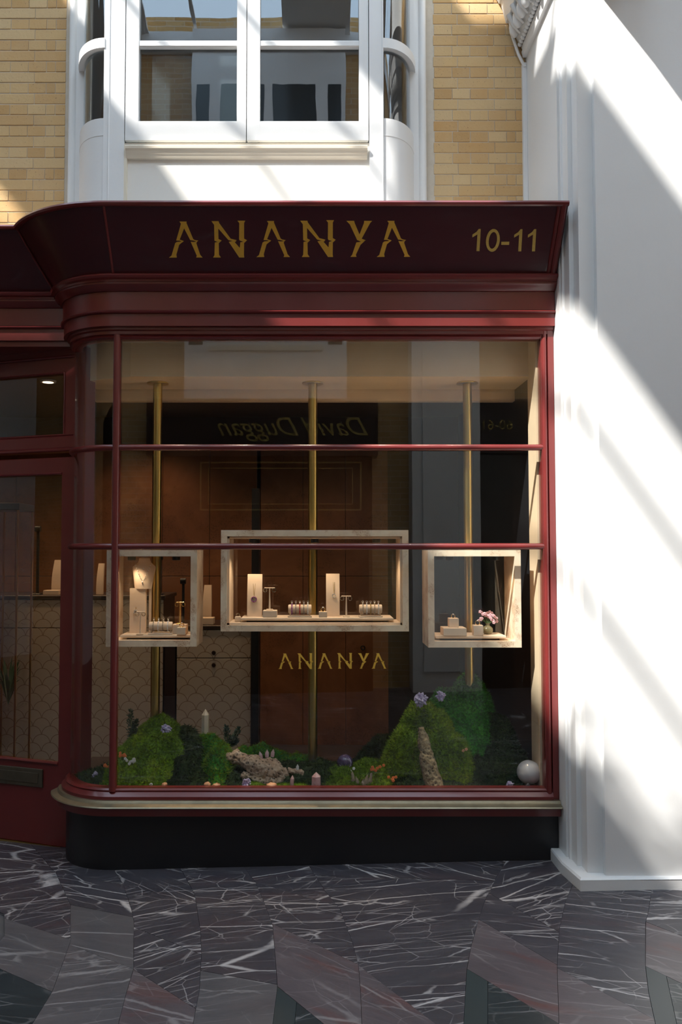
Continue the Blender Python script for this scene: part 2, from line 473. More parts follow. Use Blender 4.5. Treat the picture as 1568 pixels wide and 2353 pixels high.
def bricks(xa, xb, z0, z1, phase):
    """courses from z0 up, laid from edge xa towards xb (sign)"""
    sgn = 1 if xb > xa else -1
    nrow = int((z1 - z0) / COURSE)
    for r in range(nrow):
        za = z0 + r * COURSE
        seq = [HD * 1.42] if (r + phase) % 2 else [.062, .055]
        wd = ST if (r + phase) % 2 else HD
        x = 0; L = abs(xb - xa); k = 0
        while x < L - .02:
            b = seq[k] if k < len(seq) else wd
            if k == 0 and (r + phase) % 2: b = ST * .86
            b = min(b, L - x); k += 1
            if b > .02:
                p, q = xa + sgn * (x + JT / 2), xa + sgn * (x + b - JT / 2)
                brick(min(p, q), max(p, q), za + JT / 2, za + COURSE - JT / 2)
            x += b
ZB0 = 3.38
bricks(BAYL - .002, -2.25, ZB0, 5.2, 1)
bricks(PIERX - .002, BAYR + .002, ZB0 + .03, 5.2, 0)

# ---- white pier on the right
pier = thing('wall_right', (2.2, -.1, ground(2.2)), 'white painted pier with stepped edge mouldings and low plinth', kind='structure')
plan = [(PIERX, .60), (PIERX, -.13), (1.262, -.13), (1.262, -.145), (1.256, -.15), (1.256, -.16), (1.266, -.165), (1.266, -.25), (1.288, -.25), (1.288, -.335), (1.362, -.335), (1.362, -.372), (4.6, -.372), (4.6, .60)]
MB().prism(plan, lambda a, b, t: (a, b, t), .06, 6.4).build('shaft', 'white', pier, 20)
pl = [(PIERX - .045, .02), (PIERX - .045, -.20), (1.232, -.405), (4.65, -.405), (4.65, .02)]
zt = ground(1.4) + .055
m = MB(); n = len(pl)
ins = [(PIERX - .042, .02), (PIERX - .040, -.195), (1.240, -.392), (4.65, -.392), (4.65, .02)]
m.add([(x, y, ground(x) + .0) for x, y in pl] + [(x, y, zt - .008) for x, y in pl] + [(x, y, zt) for x, y in ins],
      [tuple(range(2 * n, 3 * n))] + [(k * n + i, k * n + (i + 1) % n, (k + 1) * n + (i + 1) % n, (k + 1) * n + i) for k in (0, 1) for i in range(n)])
m.build('plinth', 'white', pier, 20)
# capital mouldings along the side and the front of the pier, a little above the frame
ZC = 4.56
def capband(z0, z1, p0, p1, name, mat='white'):
    prof = [(0, z0), (p0, z0), (p1, z1), (0, z1)]
    rows = []
    for (cx_, cy_, dx, dy) in ((PIERX, .47, -1, 0), (PIERX, -.372, -1, -1), (4.6, -.372, 0, -1)):
        rows.append([(cx_ + dx * p, cy_ + dy * p, z) for p, z in prof])
    return MB().grid(rows, closed_u=True, cap=True).build(name, mat, pier, 25)
capband(ZC, ZC + .035, .022, .030, 'fillet')
capband(ZC + .035, ZC + .06, .018, .03, 'cove')
capband(ZC + .085, ZC + .21, .045, .105, 'ovolo')
capband(ZC + .21, ZC + .33, .12, .15, 'corona')
capband(ZC + .33, ZC + .42, .16, .21, 'cornice')
for i in range(24):
    y = .455 - i * .034
    MB().ball((PIERX - .040, y, ZC + .073), (.016, .015, .015), 8, 6).build('bead', 'white', pier, 60)
for i in range(9):
    y = .42 - i * .092
    m = MB(); m.ball((PIERX - .082, y, ZC + .15), (.032, .034, .058), 10, 8)
    m.build('egg', 'white', pier, 60)
    m = MB()
    m.tube([(PIERX - .06, y - .046, ZC + .09), (PIERX - .095, y - .046, ZC + .13), (PIERX - .125, y - .046, ZC + .20)], [.006, .012, .018], 6)
    m.build('dart', 'white', pier, 60)
# leafy bracket at the front corner of the capital; it throws the leaf shadow on the pier
lf = MB()
for k in range(7):
    t = k / 6; cx_ = PIERX + .02 + t * .30
    lf.add([(cx_ - .05, -.37, ZC + .05), (cx_ + .05, -.37, ZC + .05), (cx_ + .035, -.70 - .07 * math.sin(PI * t), ZC + .02), (cx_, -.80 - .05 * math.sin(PI * t), ZC - .05 - .02 * k % 2), (cx_ - .035, -.70, ZC + .02),
            (cx_ - .05, -.37, ZC + .10), (cx_ + .05, -.37, ZC + .10), (cx_ + .035, -.72, ZC + .06), (cx_, -.83, ZC + .0), (cx_ - .035, -.72, ZC + .06)],
           [(0, 1, 2, 3, 4), (9, 8, 7, 6, 5), (0, 5, 6, 1), (1, 6, 7, 2), (2, 7, 8, 3), (3, 8, 9, 4), (4, 9, 5, 0)])
lf.build('acanthus_bracket', 'white', pier, 30)
# white trunking and cable at the brick edge
tr = MB().bbox(PIERX - .026, PIERX - .001, BW - .022, BW + .006, ZF - .2, 4.53, .003).build('cable_trunking', 'white')
tag(tr, 'slim white cable trunking running up beside the white pier', 'trunking')
cb = MB()
pts = [(PIERX - .012, BW - .02, 4.50), (PIERX - .05, BW - .02, 4.58), (PIERX - .088, BW - .022, 4.70), (PIERX - .10, BW - .022, 4.80), (PIERX - .07, BW - .02, 4.95), (PIERX - .02, BW - .02, 5.1)]
cb.tube(pts, .009, 8); tag(cb.build('cable', 'white'), 'white cable looping round the carved capital of the pier', 'cable')

# ---- white bay window on the upper floor
BY = .20        # front plane of the bay
win = thing('window_1', (PX(560, BY), BY, ZF), 'white curved-corner bay window with two sashes above the shop sign', kind='structure')
xl0, xl1 = PX(238, BY, 300), PX(286, BY, 300)      # left corner post
xr0, xr1 = PX(849, BY, 300), PX(882, BY, 300)
ztop = 6.3
zsill = PZ(326, BY)
MB().box(xl0, xl1, BY - .006, BY + .08, ZF - .25, ztop).build('corner_post', 'white', win, 20)
MB().box(xr0, xr1, BY - .006, BY + .08, ZF - .25, ztop).build('corner_post', 'white', win, 20)
# thin shadow beads on the posts
MB().tube([(xl0 + .03, BY - .007, ZF - .2), (xl0 + .03, BY - .007, ztop)], .004, 6).build('bead', 'white', win)
MB().tube([(xr1 - .004, BY - .007, ZF - .2), (xr1 - .004, BY - .007, ztop)], .004, 6).build('bead', 'white', win)
# recessed apron panel and its moulded sill
MB().box(xl1, xr0, BY + .014, BY + .06, ZF - .25, zsill).build('apron_panel', 'panelwhite', win, 20)
MB().box(xl1, xl1 + .016, BY - .004, BY + .02, ZF - .25, zsill - .02).build('panel_edge', 'cream', win, 20)
zs0, zs1 = PZ(357, BY - .04), PZ(331, BY - .04)
prof = [(BY + .03, zs0), (BY - .004, zs0), (BY - .010, zs0 + .012), (BY - .012, zs0 + .018), (BY - .020, zs0 + .030), (BY - .022, zs0 + .036), (BY - .030, zs0 + .046), (BY - .032, zs1 - .004), (BY - .030, zs1), (BY + .03, zs1)]
rows = [[(x, y, z) for y, z in prof] for x in (xl1 + .012, xr0 - .012)]
MB().grid(rows, closed_u=True, cap=True).build('sill_moulding', 'cream', win, 20)
# two sashes
def sash(x0, x1):
    st_ = PX(316, BY, 200) - PX(288, BY, 200)
    zb0, zb1 = zsill + .004, PZ(278, BY)
    s = MB()
    y0, y1 = BY - .002, BY + .045
    s.bbox(x0, x0 + st_ + .004, y0, y1, zb0, ztop, .004).bbox(x1 - st_ + .016, x1, y0, y1, zb0, ztop, .004)
    s.bbox(x0 + st_, x1 - st_ + .02, y0 + .0005, y1, zb0, zb1, .004)
    fr = s.build('sash_frame', 'white', win, 20)
    for zz in (PZ(99, BY), PZ(-110, BY), PZ(-330, BY)):
        MB().bbox(x0 + st_, x1 - st_ + .02, y0 + .004, y1 - .008, zz - .019, zz + .019, .006).build('glazing_bar', 'white', fr, 20)
    MB().box(x0 + st_ - .002, x1 - st_ + .022, y1 - .012, y1 - .007, zb1 - .003, ztop - .02).build('pane', 'oldglass', fr)
xm = PX(567, BY, 200)
sash(xl1 + .004, xm - .0022); sash(xm + .0022, xr0 - .004)
# curved corners
def bay_corner(sgn, xc):
    """quarter ellipse from the corner post back to the brick"""
    cx_, cy_ = xc, BW + .02
    rx, ry = .205, BW + .02 - BY
    def arc(k, n=12, a0=0, a1=90, dr=0):
        return [(cx_ + sgn * (rx + dr) * math.sin(R(a0 + (a1 - a0) * i / n)), cy_ - (ry + dr) * math.cos(R(a0 + (a1 - a0) * i / n))) for i in range(n + 1)]
    zg0 = PZ(292, BY + .1)
    def band(z0, z1, d0, d1, a0=0, a1=90):
        A, B = arc(0, 12, a0, a1, d1), arc(0, 12, a0, a1, d0)
        rows = [[(a[0], a[1], z0), (a[0], a[1], z1), (b[0], b[1], z1), (b[0], b[1], z0)] for a, b in zip(A, B)]
        return MB().grid(rows, closed_u=True, cap=True)
    band(ZF - .25, zg0, -.03, 0).build('curved_apron', 'white', win, 30)
    band(zg0 - .10, zg0 - .093, 0, .002).build('apron_bead', 'white', win, 30)
    band(zg0 - .003, ztop - .1, -.022, -.018, 3, 80).build('curved_pane', 'oldglass', win, 60)
    for zz in (PZ(120, BY + .08), PZ(-100, BY + .08), PZ(-320, BY + .08)):
        band(zz - .028, zz + .028, -.03, .012, 0, 86).build('curved_glazing_bar', 'white', win, 30)
    # outer jamb against the brick: stepped strips and a round pipe-like bead
    xo = cx_ + sgn * rx
    MB().bbox(min(xo - sgn * .045, xo), max(xo - sgn * .045, xo), BW - .06, BW + .06, ZF - .2, ztop, .004).build('jamb_strip', 'white', win, 20)
    MB().bbox(min(xo, xo + sgn * .03), max(xo, xo + sgn * .03), BW - .045, BW + .06, ZF - .2, ztop, .004).build('jamb_strip', 'white', win, 20)
    MB().tube([(xo + sgn * .045, BW - .03, ZF - .2), (xo + sgn * .045, BW - .03, ztop)], .026, 12).build('jamb_bead', 'white', win, 50)
bay_corner(-1, xl0 + .004); bay_corner(1, xr1 - .004)
# dim room behind the bay
MAT['dimroom'] = simple('dim_room_plaster', (.30, .30, .31), .8, .1)
rb = MB()
x0, x1 = BAYL - .1, BAYR + .1
rb.add([(x0, 2.6, 3.1), (x1, 2.6, 3.1), (x1, 2.6, 6.35), (x0, 2.6, 6.35), (x0, BW + .05, 3.1), (x1, BW + .05, 3.1), (x1, BW + .05, 6.35), (x0, BW + .05, 6.35)],
       [(0, 1, 2, 3), (0, 3, 7, 4), (1, 5, 6, 2), (3, 2, 6, 7), (0, 4, 5, 1)])
MAT['blind'] = simple('grey_blind', (.26, .29, .31), .8, .1)
bl_ = MB().box(PX(348, .5, 200), PX(545, .5, 200), .52, .53, 3.6, PZ(128, .52)).build('window_board', 'blind'); tag(bl_, 'grey board standing behind the left sash of the bay', 'board')
rb = rb.build('wall_upper_room', 'dimroom'); tag(rb, 'dim plastered room behind the bay window', kind='structure')

# ================================================================== SHOP FRONT
shop = thing('shop_front', (0, .15, 0), 'oxblood red shop front with gold lettering, curved corner and brass sill', 'shop front')
z = lambda py, o: PZ(py, -o)
# fascia: leaning sign board with top and bottom mouldings
zf1 = ZF; zf0 = z(632, .10)
OT, OB = .315, .095
fas = sweep([(OT, zf1 - .004), (OB, zf0), (OB - .03, zf0), (OT - .05, zf1 - .012)]).build('fascia_board', 'reddark', shop, 30)
top = [(OT - .06, zf1 - .006), (OT + .004, zf1 - .020), (OT + .012, zf1 - .016), (OT + .017, zf1 - .006), (OT + .012, zf1 + .004), (OT - .06, zf1 + .008)]
sweep(top).build('fascia_top_moulding', 'red', shop, 30)
lead = [(-.52, zf1 - .004), (OT - .055, zf1 - .01), (OT - .055, zf1 + .002), (-.52, zf1 + .012)]
MAT['lead'] = simple('lead_flashing', (.30, .30, .31), .6, .2, 10)
sweep(lead, xr=PIERX - .003, left=True).build('lead_capping', 'lead', shop, 30)
zb = z(648, .12)
bed = [(.0, zf0 + .010), (OB + .006, zf0 + .010), (OB + .024, zf0 + .002), (OB + .030, zf0 - .008), (OB + .024, zf0 - .018), (OB + .010, zf0 - .024), (OB + .008, zf0 - .034), (0, zf0 - .034)]
sweep(bed).build('fascia_bottom_moulding', 'red', shop, 30)
zc1 = zf0 - .034; zc0 = z(668, .07)
cov = [(.0, zc1), (.098, zc1), (.097, zc1 - .010), (.090, zc1 - .016), (.086, zc1 - .022), (.078, zc1 - .030), (.077, zc0 + .012), (.070, zc0 + .004), (.064, zc0), (.0, zc0)]
sweep(cov).build('bed_moulding', 'red', shop, 30)
zg = z(712, .06)
sweep([(0, zc0), (.056, zc0), (.056, zg), (0, zg)]).build('frieze_band', 'red', shop, 30)
sweep([(0, zg), (.050, zg), (.062, zg - .003), (.068, zg - .009), (.064, zg - .015), (.052, zg - .018), (0, zg - .018)]).build('frieze_bead', 'red', shop, 30)
ze = z(748, .055)
sweep([(-.02, zg - .018), (.050, zg - .018), (.050, ze), (-.02, ze)]).build('architrave_band', 'red', shop, 30)
# solid backing behind the whole entablature
sweep([(-.30, ze + .004), (-.002, ze + .004), (.0, zf0), (.02, zf1 - .03), (-.30, zf1 - .03)]).build('entablature_core', 'black', shop, 30)
# joint beads on the sign board where the curve starts
def board_pt(x, t):   # point on the face of the board
    return Vector((x, -(OB + (OT - OB) * t) - .002, zf0 + (zf1 - .004 - zf0) * t))
MB().tube([board_pt(AX + .0, .02), board_pt(AX + .0, .97)], .007, 8).build('joint_bead', 'red', shop)
a_in = []
for t in (.02, .5, .97):
    o = OB + (OT - OB) * t; p = path(o)[-2]
    a_in.append((p[0] - .002, p[1] - .002, zf0 + (zf1 - .004 - zf0) * t))
MB().tube(a_in, .006, 8).build('joint_bead', 'red', shop)
# end moulding on the right
m = MB()
m.tube([board_pt(XR - .045, -.0), board_pt(XR - .045, .97)], .010, 8); m.tube([board_pt(XR - .022, -.0), board_pt(XR - .022, .99)], .016, 10)
m.build('fascia_end_moulding', 'red', shop)
# ---- lettering
LET_A = [[(138, 75), (181, 75), (180, 84), (220, 180), (229, 186), (251, 190), (243, 196), (220, 189), (203, 187), (166, 116), (139, 184), (163, 192), (158, 198), (140, 190), (118, 189), (121, 179), (147, 88)],
         [(163, 194), (150, 203), (136, 215), (119, 275), (122, 291), (75, 292), (90, 280), (112, 205), (122, 198)],
         [(205, 196), (219, 198), (243, 196), (239, 206), (262, 275), (276, 291), (238, 291), (242, 280), (212, 212)]]
LET_N = [[(330, 73), (373, 73), (376, 84), (445, 178), (482, 187), (468, 195), (432, 186), (371, 117), (372, 180), (391, 190), (366, 196), (348, 190), (346, 95)],
         [(486, 70), (533, 70), (526, 84), (526, 178), (544, 188), (524, 196), (500, 189), (496, 182), (497, 84)],
         [(350, 201), (366, 197), (388, 192), (374, 205), (375, 275), (386, 291), (340, 291), (348, 278)],
         [(434, 197), (455, 193), (480, 192), (470, 200), (500, 234), (503, 200), (520, 196), (540, 191), (526, 204), (525, 275), (527, 291), (497, 291)]]
LET_Y = [[(1140, 71), (1187, 71), (1190, 84), (1219, 153), (1246, 84), (1247, 71), (1295, 71), (1283, 84), (1232, 178), (1257, 188), (1229, 196), (1205, 186), (1161, 92)],
         [(1200, 201), (1225, 197), (1250, 192), (1225, 215), (1197, 275), (1201, 287), (1165, 287), (1175, 275)]]
WORD = [(LET_A, 0, 0), (LET_N, 0, 0), (LET_A, 525, -3), (LET_N, 533, -3), (LET_Y, 0, 0), (LET_A, 1248, -4)]
nb = Vector((0, -(zf1 - zf0), -(OT - OB))).normalized()   # outward normal of the leaning board
def on_board(px, py, lift):
    d = ray(px, py); p0 = board_pt(0, 0) + Vector((0, .002, 0)); C = Vector(CAM)
    t = (p0 - C).dot(nb) / d.dot(nb)
    return C + d * t + nb * lift
def letters(word, conv, parent, mat, lift):
    for polys, dx, dy in word:
        m = MB()
        for poly in polys:
            m.prism([(x + dx, y + dy) for x, y in poly], lambda a, b, t: conv(a, b, t), 0.0, lift)
        m.build('letter', mat, parent, 20)
letters(WORD, lambda a, b, t: on_board(360 + a * .38265, 480 + b * .38265, t), fas, 'gold', .003)
# house number 10-11
def digits():
    k = 270 / 1568
    one = [(262, 150), (245, 445), (205, 445), (218, 222), (150, 262), (152, 225), (205, 190), (235, 150)]
    out = [[one]]
    dash = [(537, 320), (643, 320), (640, 362), (535, 362)]
    o1 = [[(x + 557, y + 3) for x, y in one]]; o2 = [[(x + 741, y + 3) for x, y in one]]
    for polys in (out[0], [dash], o1, o2):
        m = MB()
        for poly in polys: m.prism(poly, lambda a, b, t: on_board(1060 + a * k, 500 + b * k, t), 0, .003)
        m.build('number', 'gold2', fas, 20)
    m = MB(); rows = []
    n = 28
    for i in range(n):
        a = 2 * PI * i / n
        def pt(rx, ry, t): return on_board(1060 + k * (424 + rx * math.cos(a) - 12 * math.sin(a) * -1), 500 + k * (302 - ry * math.sin(a)), t)
        rows.append([pt(92, 152, 0), pt(92, 152, .003), pt(55, 112, .003), pt(55, 112, 0)])
    m.grid(rows, closed_u=True, closed_v=True).build('number', 'gold2', fas, 30)
digits()

# ---- window: frame, mullion, transoms, panes
zg1, zg0 = PZ(779, 0), PZ(1812, 0)
jx0, jx1 = PX(1246, 0), XR
head = [(-.05, ze + .004), (.030, ze + .004), (.030, ze - .014), (.018, ze - .020), (.018, zg1 + .022), (.006, zg1 + .018), (.012, zg1 + .008), (.002, zg1 - .002), (-.05, zg1 - .002)]
sweep(head, left=False).build('head_frame', 'red', shop, 30)
# recessed continuation of the head over the door: dark soffit
MB().box(-3.4, -1.30, RC - .03, RC + .6, ze - .03, ze + .004).build('door_soffit', 'red', shop, 30)
# right jamb: several rounded strips
zj0, zj1 = PZ(1838, 0), ze
MB().bbox(jx1 - .030, jx1, -.020, .06, zj0, zj1, .008).build('jamb', 'red', shop, 30)
MB().tube([(jx1 - .046, -.006, zj0), (jx1 - .046, -.006, zj1)], .014, 10).build('jamb_bead', 'red', shop, 50)
MB().bbox(jx0 + .004, jx1 - .050, -.010, .06, zj0 + .03, zj1 - .03, .008).build('jamb', 'red', shop, 30)
# mullion
mx0, mx1 = PX(257, 0), PX(273, 0)
mm = MB(); mx = (mx0 + mx1) / 2
mm.tube([(mx, -.004, zg0 - .012), (mx, -.004, zg1 + .02)], .0185, 14); mm.box(mx - .011, mx + .011, 0, .05, zg0 - .012, zg1 + .02)
mm.build('mullion', 'red', shop, 40)
# transoms wrap the curve
for py in (1027.5, 1255.5):
    zt_ = PZ(py, -.01)
    pr = [(.018 * math.cos(a) - .004, zt_ + .0165 * math.sin(a)) for a in [2 * PI * k / 12 for k in range(12)]]
    sweep(pr, xr=jx0 + .012, left=False).build('transom', 'red', shop, 40)
# panes: three flat and three curved
ts = [zg1, PZ(1027.5, 0), PZ(1255.5, 0), zg0]
GO = -.012
for k in range(3):
    a, b = ts[k + 1], ts[k]
    MB().box(mx, jx0 + .01, -GO, -GO + .006, a + .002, b - .002).build('pane', 'glass', shop)
    pa = path(GO, n=20, left=False)[1:]; pb = path(GO - .006, n=20, left=False)[1:]
    pa = pa[:20]; pb = pb[:20]
    rows = [[(p[0], p[1], a + .002), (p[0], p[1], b - .002), (q[0], q[1], b - .002), (q[0], q[1], a + .002)] for p, q in zip(pa, pb)]
    MB().grid(rows, closed_u=True, cap=True).build('curved_pane', 'glass', shop, 60)
# gold name on the inside of the large pane (middle of the lower one)
def on_pane(px, py, t):
    p = P(px, py, -GO); return Vector((p.x, p.y - .0005 - t, p.z))
letters(WORD, lambda a, b, t: on_pane(640 + (a - 75) * (888 - 640) / (1521 - 75), 1501 + (b - 71) * 36 / 220., t), shop, 'gold', .0008)
# bottom frame, brass sill, red drip band, black stall riser
zs_ = PZ(1838, -.02)
bot = [(-.05, zg0 + .002), (.002, zg0 + .002), (.012, zg0 - .006), (.008, zg0 - .014), (.022, zg0 - .026), (.030, zg0 - .034), (.030, zs_ + .0), (-.05, zs_)]
sweep(bot, xr=jx1 - .03, left=False).build('bottom_rail', 'red', shop, 30)
zs2 = PZ(1857, -.08)
sil = [(-.05, zs_ + .002), (.034, zs_ + .002), (.044, zs_ + .001), (.050, zs_ - .008), (.052, zs_ - .012), (.082, zs2 + .004), (.086, zs2 - .001), (.082, zs2 - .005), (-.05, zs2 - .005)]
sweep(sil, xr=XR, left=False).build('brass_sill', 'oldbrass', shop, 30)
zr = PZ(1876, -.05)
sweep([(-.05, zs2 - .005), (.060, zs2 - .005), (.052, zr), (-.05, zr)], left=False, xr=XR - .002).build('drip_band', 'red', shop, 30)
ris = path(.004, left=False, xr=XR - .002); ri2 = path(-.10, left=False, xr=XR - .002)
rows = [[(p[0], p[1], ground(p[0]) - .004), (p[0], p[1], zr), (q[0], q[1], zr), (q[0], q[1], ground(p[0]) - .004)] for p, q in zip(ris, ri2)]
MB().grid(rows, closed_u=True, cap=True).build('stall_riser', 'black', shop, 30)

# ================================================================== DOOR (recessed, at an angle)
H = Vector((-1.352, .325, 0)); UD = Vector((-.941, .338, 0)).normalized(); ND = Vector((-UD.y, UD.x, 0))
if ND.y > 0: ND = -ND
ND = Vector((UD.y, -UD.x, 0)); ND = ND if ND.y < 0 else -ND     # towards the arcade
def DXF(p): return H + UD * p.x - ND * p.y + Vector((0, 0, p.z))   # x along the door, y inwards
def DP(px, py):
    d = ray(px, py); C = Vector(CAM); t = (H - C).dot(ND) / d.dot(ND); q = C + d * t
    return (q - H).dot(UD), q.z
gz = ground(-1.5) - .004
door = thing('door_1', tuple(H + UD * .45 + Vector((0, 0, gz))), 'oxblood red glazed shop door with brass letter plate, set back at an angle', kind='structure')
D = lambda: MB(DXF)
WD = .93
zd1 = DP(80, 1048)[1]; zd1b = DP(80, 1032)[1]
zt0 = DP(80, 1000)[1]; zt1 = DP(80, 862)[1]; zt2 = DP(80, 826)[1]; ztp = ze - .02
sg = DP(147, 930)[0]; sgd = DP(137, 1400)[0]
D().bbox(-.075, -.004, -.02, .08, gz, ztp, .006).build('door_post', 'red', door, 25)
D().bbox(WD + .004, WD + .07, -.02, .08, gz, ztp, .006).build('door_post', 'red', door, 25)
D().bbox(-.004, WD + .004, .0, .06, zd1b - .004, zt0 - .012, .006).build('transom_rail', 'red', door, 25)
D().bbox(-.004, WD + .004, -.012, .07, zd1b - .022, zd1b, .006).build('transom_bead', 'red', door, 25)
fr = D().bbox(-.004, sg, .004, .05, zt0 - .012, zt2, .005).bbox(sg, WD + .004, .004, .05, zt1, zt2, .005).bbox(sg, WD + .004, .004, .05, zt0 - .012, zt0 + .0, .004).bbox(WD - .03, WD + .004, .004, .05, zt0, zt1, .005).build('fanlight_frame', 'red', door, 25)
D().box(sg - .004, WD - .026, .022, .028, zt0 - .004, zt1 + .004).build('fanlight_pane', 'glass', fr)
D().tube([(sg, .002, zt1), (WD - .03, .002, zt1)], .005, 6).tube([(sg, .002, zt0), (sg, .002, zt1)], .005, 6).build('glazing_bead', 'red', fr)
D().bbox(-.004, WD + .004, .0, .07, zt2, ztp, .004).build('head_board', 'red', door, 25)
D().tube([(0, -.004, zt2), (WD, -.004, zt2)], .008, 6).build('head_bead', 'red', door)
zl0 = DP(80, 1750)[1]; zl1 = DP(80, 1090)[1]
lf_ = D().bbox(.0, sgd, .006, .05, gz + .006, zd1 - .012, .004).bbox(WD - sgd, WD, .006, .05, gz + .006, zd1 - .012, .004).bbox(sgd, WD - sgd, .0065, .05, zl1, zd1 - .012, .004).bbox(sgd, WD - sgd, .0065, .05, gz + .006, zl0, .004).build('door_leaf', 'red', door, 25)
D().box(sgd - .004, WD - sgd + .004, .024, .030, zl0 - .004, zl1 + .004).build('door_pane', 'glass', lf_)
m = D(); m.tube([(sgd, .004, zl1), (WD - sgd, .004, zl1)], .007, 6); m.tube([(sgd, .004, zl0), (WD - sgd, .004, zl0)], .010, 6); m.build('glazing_bead', 'red', lf_)
l0, l1 = DP(98, 1785)[0], DP(-40, 1785)[0]; b0, b1 = DP(50, 1805)[1], DP(50, 1763)[1]
D().bbox(l0, l1, -.004, .006, b0, b1, .003).build('letter_plate', 'bronze', lf_, 25)
D().bbox(l0 + .028, l1 - .028, -.008, -.003, b0 + .022, b1 - .022, .002).build('letter_flap', 'bronze', lf_, 25)
D().bbox(-.012, .004, -.006, .01, DP(168, 1775)[1], DP(168, 1752)[1], .002).build('hinge', 'oldbrass', door, 25)
D().box(0, WD, .0, .06, gz - .01, gz + .006).build('threshold', 'brass', door)
# wall further left of the door (out of frame)
MB().box(-4.5, -2.30, .60, .9, -.3, 3.0).build('panelling', 'red', door)


# ================================================================== SHOP INTERIOR SHELL
def burl(name, a, b, c, scale=3.0, rough=.35, dots=1.0, dotcol=None):
    t = NT(name); v = t.coord()
    n = t.noise(v, scale, 6, .6, 1.2)
    col = t.ramp(n, [(.3, a), (.55, b), (.78, c)])
    cl = t.ramp(t.noise(v, scale * 2.1, 4, .6), [(0, 0), (.53, 0), (.62, 1)])
    vo = t.n('TexVoronoi', {'Vector': v, 'Scale': scale * 42}).outputs[0]
    d = t.ramp(vo, [(0, 1), (.28, 1), (.42, 0)])
    col = t.mix(t.math('MULTIPLY', cl, .45 * dots), col, tuple(x * .62 for x in a) if not dotcol else (.56, .33, .19))
    col = t.mix(t.math('MULTIPLY', t.math('MULTIPLY', cl, d), dots * .8), col, dotcol or tuple(x * .30 for x in a))
    return t.pbr(color=col, rough=rough)
MAT['burl'] = burl('pale_burl_veneer', (.72, .53, .38), (.88, .72, .55), (.92, .81, .66), 4.0, dotcol=(.34, .16, .08))
MAT['brownburl'] = burl('brown_burl_veneer', (.14, .055, .022), (.22, .095, .042), (.29, .145, .068), 1.5, .3, .5)
MAT['darkwood'] = simple('dark_wood', (.030, .016, .012), .4, .2, 8)
MAT['felt'] = simple('beige_suede', (.68, .54, .41), .8, .05, 20)
MAT['soffit'] = simple('pale_wood_soffit', (.76, .58, .40), .5, .12, 4)
MAT['ifloor'] = simple('interior_floor', (.06, .045, .04), .35, .2, 3)
MAT['iceil'] = simple('interior_ceiling', (.20, .13, .08), .7, .1, 3)
def scallop():
    t = NT('scallop_panel'); v = t.coord()
    s = t.n('SeparateXYZ', {0: v}); u = s.outputs[0]; h = s.outputs[2]
    best = None
    wv, hv = .128, .060          # cell width, row pitch
    rowf = t.math('DIVIDE', h, hv); row = t.math('FLOOR', rowf)
    acc = None
    for k in (1, 0, -1, -2):
        # circle centres of row (row+k); upper rows are overlapped by lower ones
        rk = t.math('ADD', row, float(k))
        par = t.math('MULTIPLY', t.math('FRACT', t.math('MULTIPLY', rk, .5)), 2.0)
        uu = t.math('ADD', t.math('DIVIDE', u, wv), t.math('MULTIPLY', par, .5))
        fx = t.math('MULTIPLY', t.math('SUBTRACT', t.math('FRACT', uu), .5), wv)
        fy = t.math('SUBTRACT', h, t.math('MULTIPLY', rk, hv))
        r = t.math('SQRT', t.math('ADD', t.math('MULTIPLY', fx, fx), t.math('MULTIPLY', fy, fy)))
        inside = t.math('LESS_THAN', r, wv * .5)
        line = t.math('MULTIPLY', inside, t.math('GREATER_THAN', r, wv * .5 - .0045))
        if acc is None: acc = line
        else:
            # lower row (k smaller) covers what is behind it
            acc = t.math('ADD', t.math('MULTIPLY', acc, t.math('SUBTRACT', 1.0, inside)), line)
    c = t.mix(acc, (.50, .42, .33), (.24, .16, .10))
    return t.pbr(color=c, rough=.55)
MAT['scallop'] = scallop()
SX0, SX1, SY1, SZ1 = -3.4, 1.30, 3.25, 2.86
b = MB().box(SX0, SX1, SY1, SY1 + .1, -.3, SZ1 + .1).build('wall_back', 'darkwood'); tag(b, 'dark back wall of the shop', kind='structure')
b = MB().box(SX0 - .1, SX0, .6, SY1, -.3, SZ1 + .1).build('wall_left', 'brownburl'); tag(b, 'brown veneered left wall of the shop', kind='structure')
b = MB().box(SX1, SX1 + .1, .62, SY1, -.3, SZ1 + .1).build('wall_side', 'black'); tag(b, 'black right-hand wall inside the shop', kind='structure')
b = MB().box(SX0, SX1, .31, SY1, SZ1, SZ1 + .1).build('ceiling', 'iceil'); tag(b, 'brown ceiling inside the shop', kind='structure')
b = MB().box(SX0, SX1, .76, SY1, -.1, .0).build('floor_inside', 'ifloor'); tag(b, 'dark interior floor of the shop', kind='structure')

# ---- display platform, soffit with side cheek
ZP = PZ(1812, 0) - .012      # platform top
po = path(-.016, left=False, xr=PIERX - .07, n=14)
po2 = po + [(po[-1][0], .72), (PIERX - .07, .72)]
m = MB().prism(po2, lambda a, b, t: (a, b, t), ZP - .05, ZP)
plat = m.build('display_platform', 'darkwood'); tag(plat, 'low dark platform behind the shop window under the moss', 'platform')
ZCEIL = 2.605
m = MB()
so = thing('display_soffit', (0, .4, ZCEIL), 'pale wooden soffit over the window display with brass pole flanges', 'soffit')
po = [(PIERX - .06, .215), (-1.02, .215), (-1.30, .34), (-1.30, .585), (PIERX - .06, .585)]
MB().prism(po, lambda a, b, t: (a, b, t), ZCEIL, ZCEIL + .25).build('soffit_board', 'soffit', so, 20)
MB().box(-1.32, PIERX - .06, .60, .66, PZ(921, .60), ZCEIL + .25).build('downstand', 'soffit', so, 20)
ck = MB().box(PIERX - .075, PIERX - .055, .065, .235, ZP - .05, ze + .02).build('cheek_panel', 'soffit'); tag(ck, 'pale wood cheek panel closing the right end of the display', 'panel')
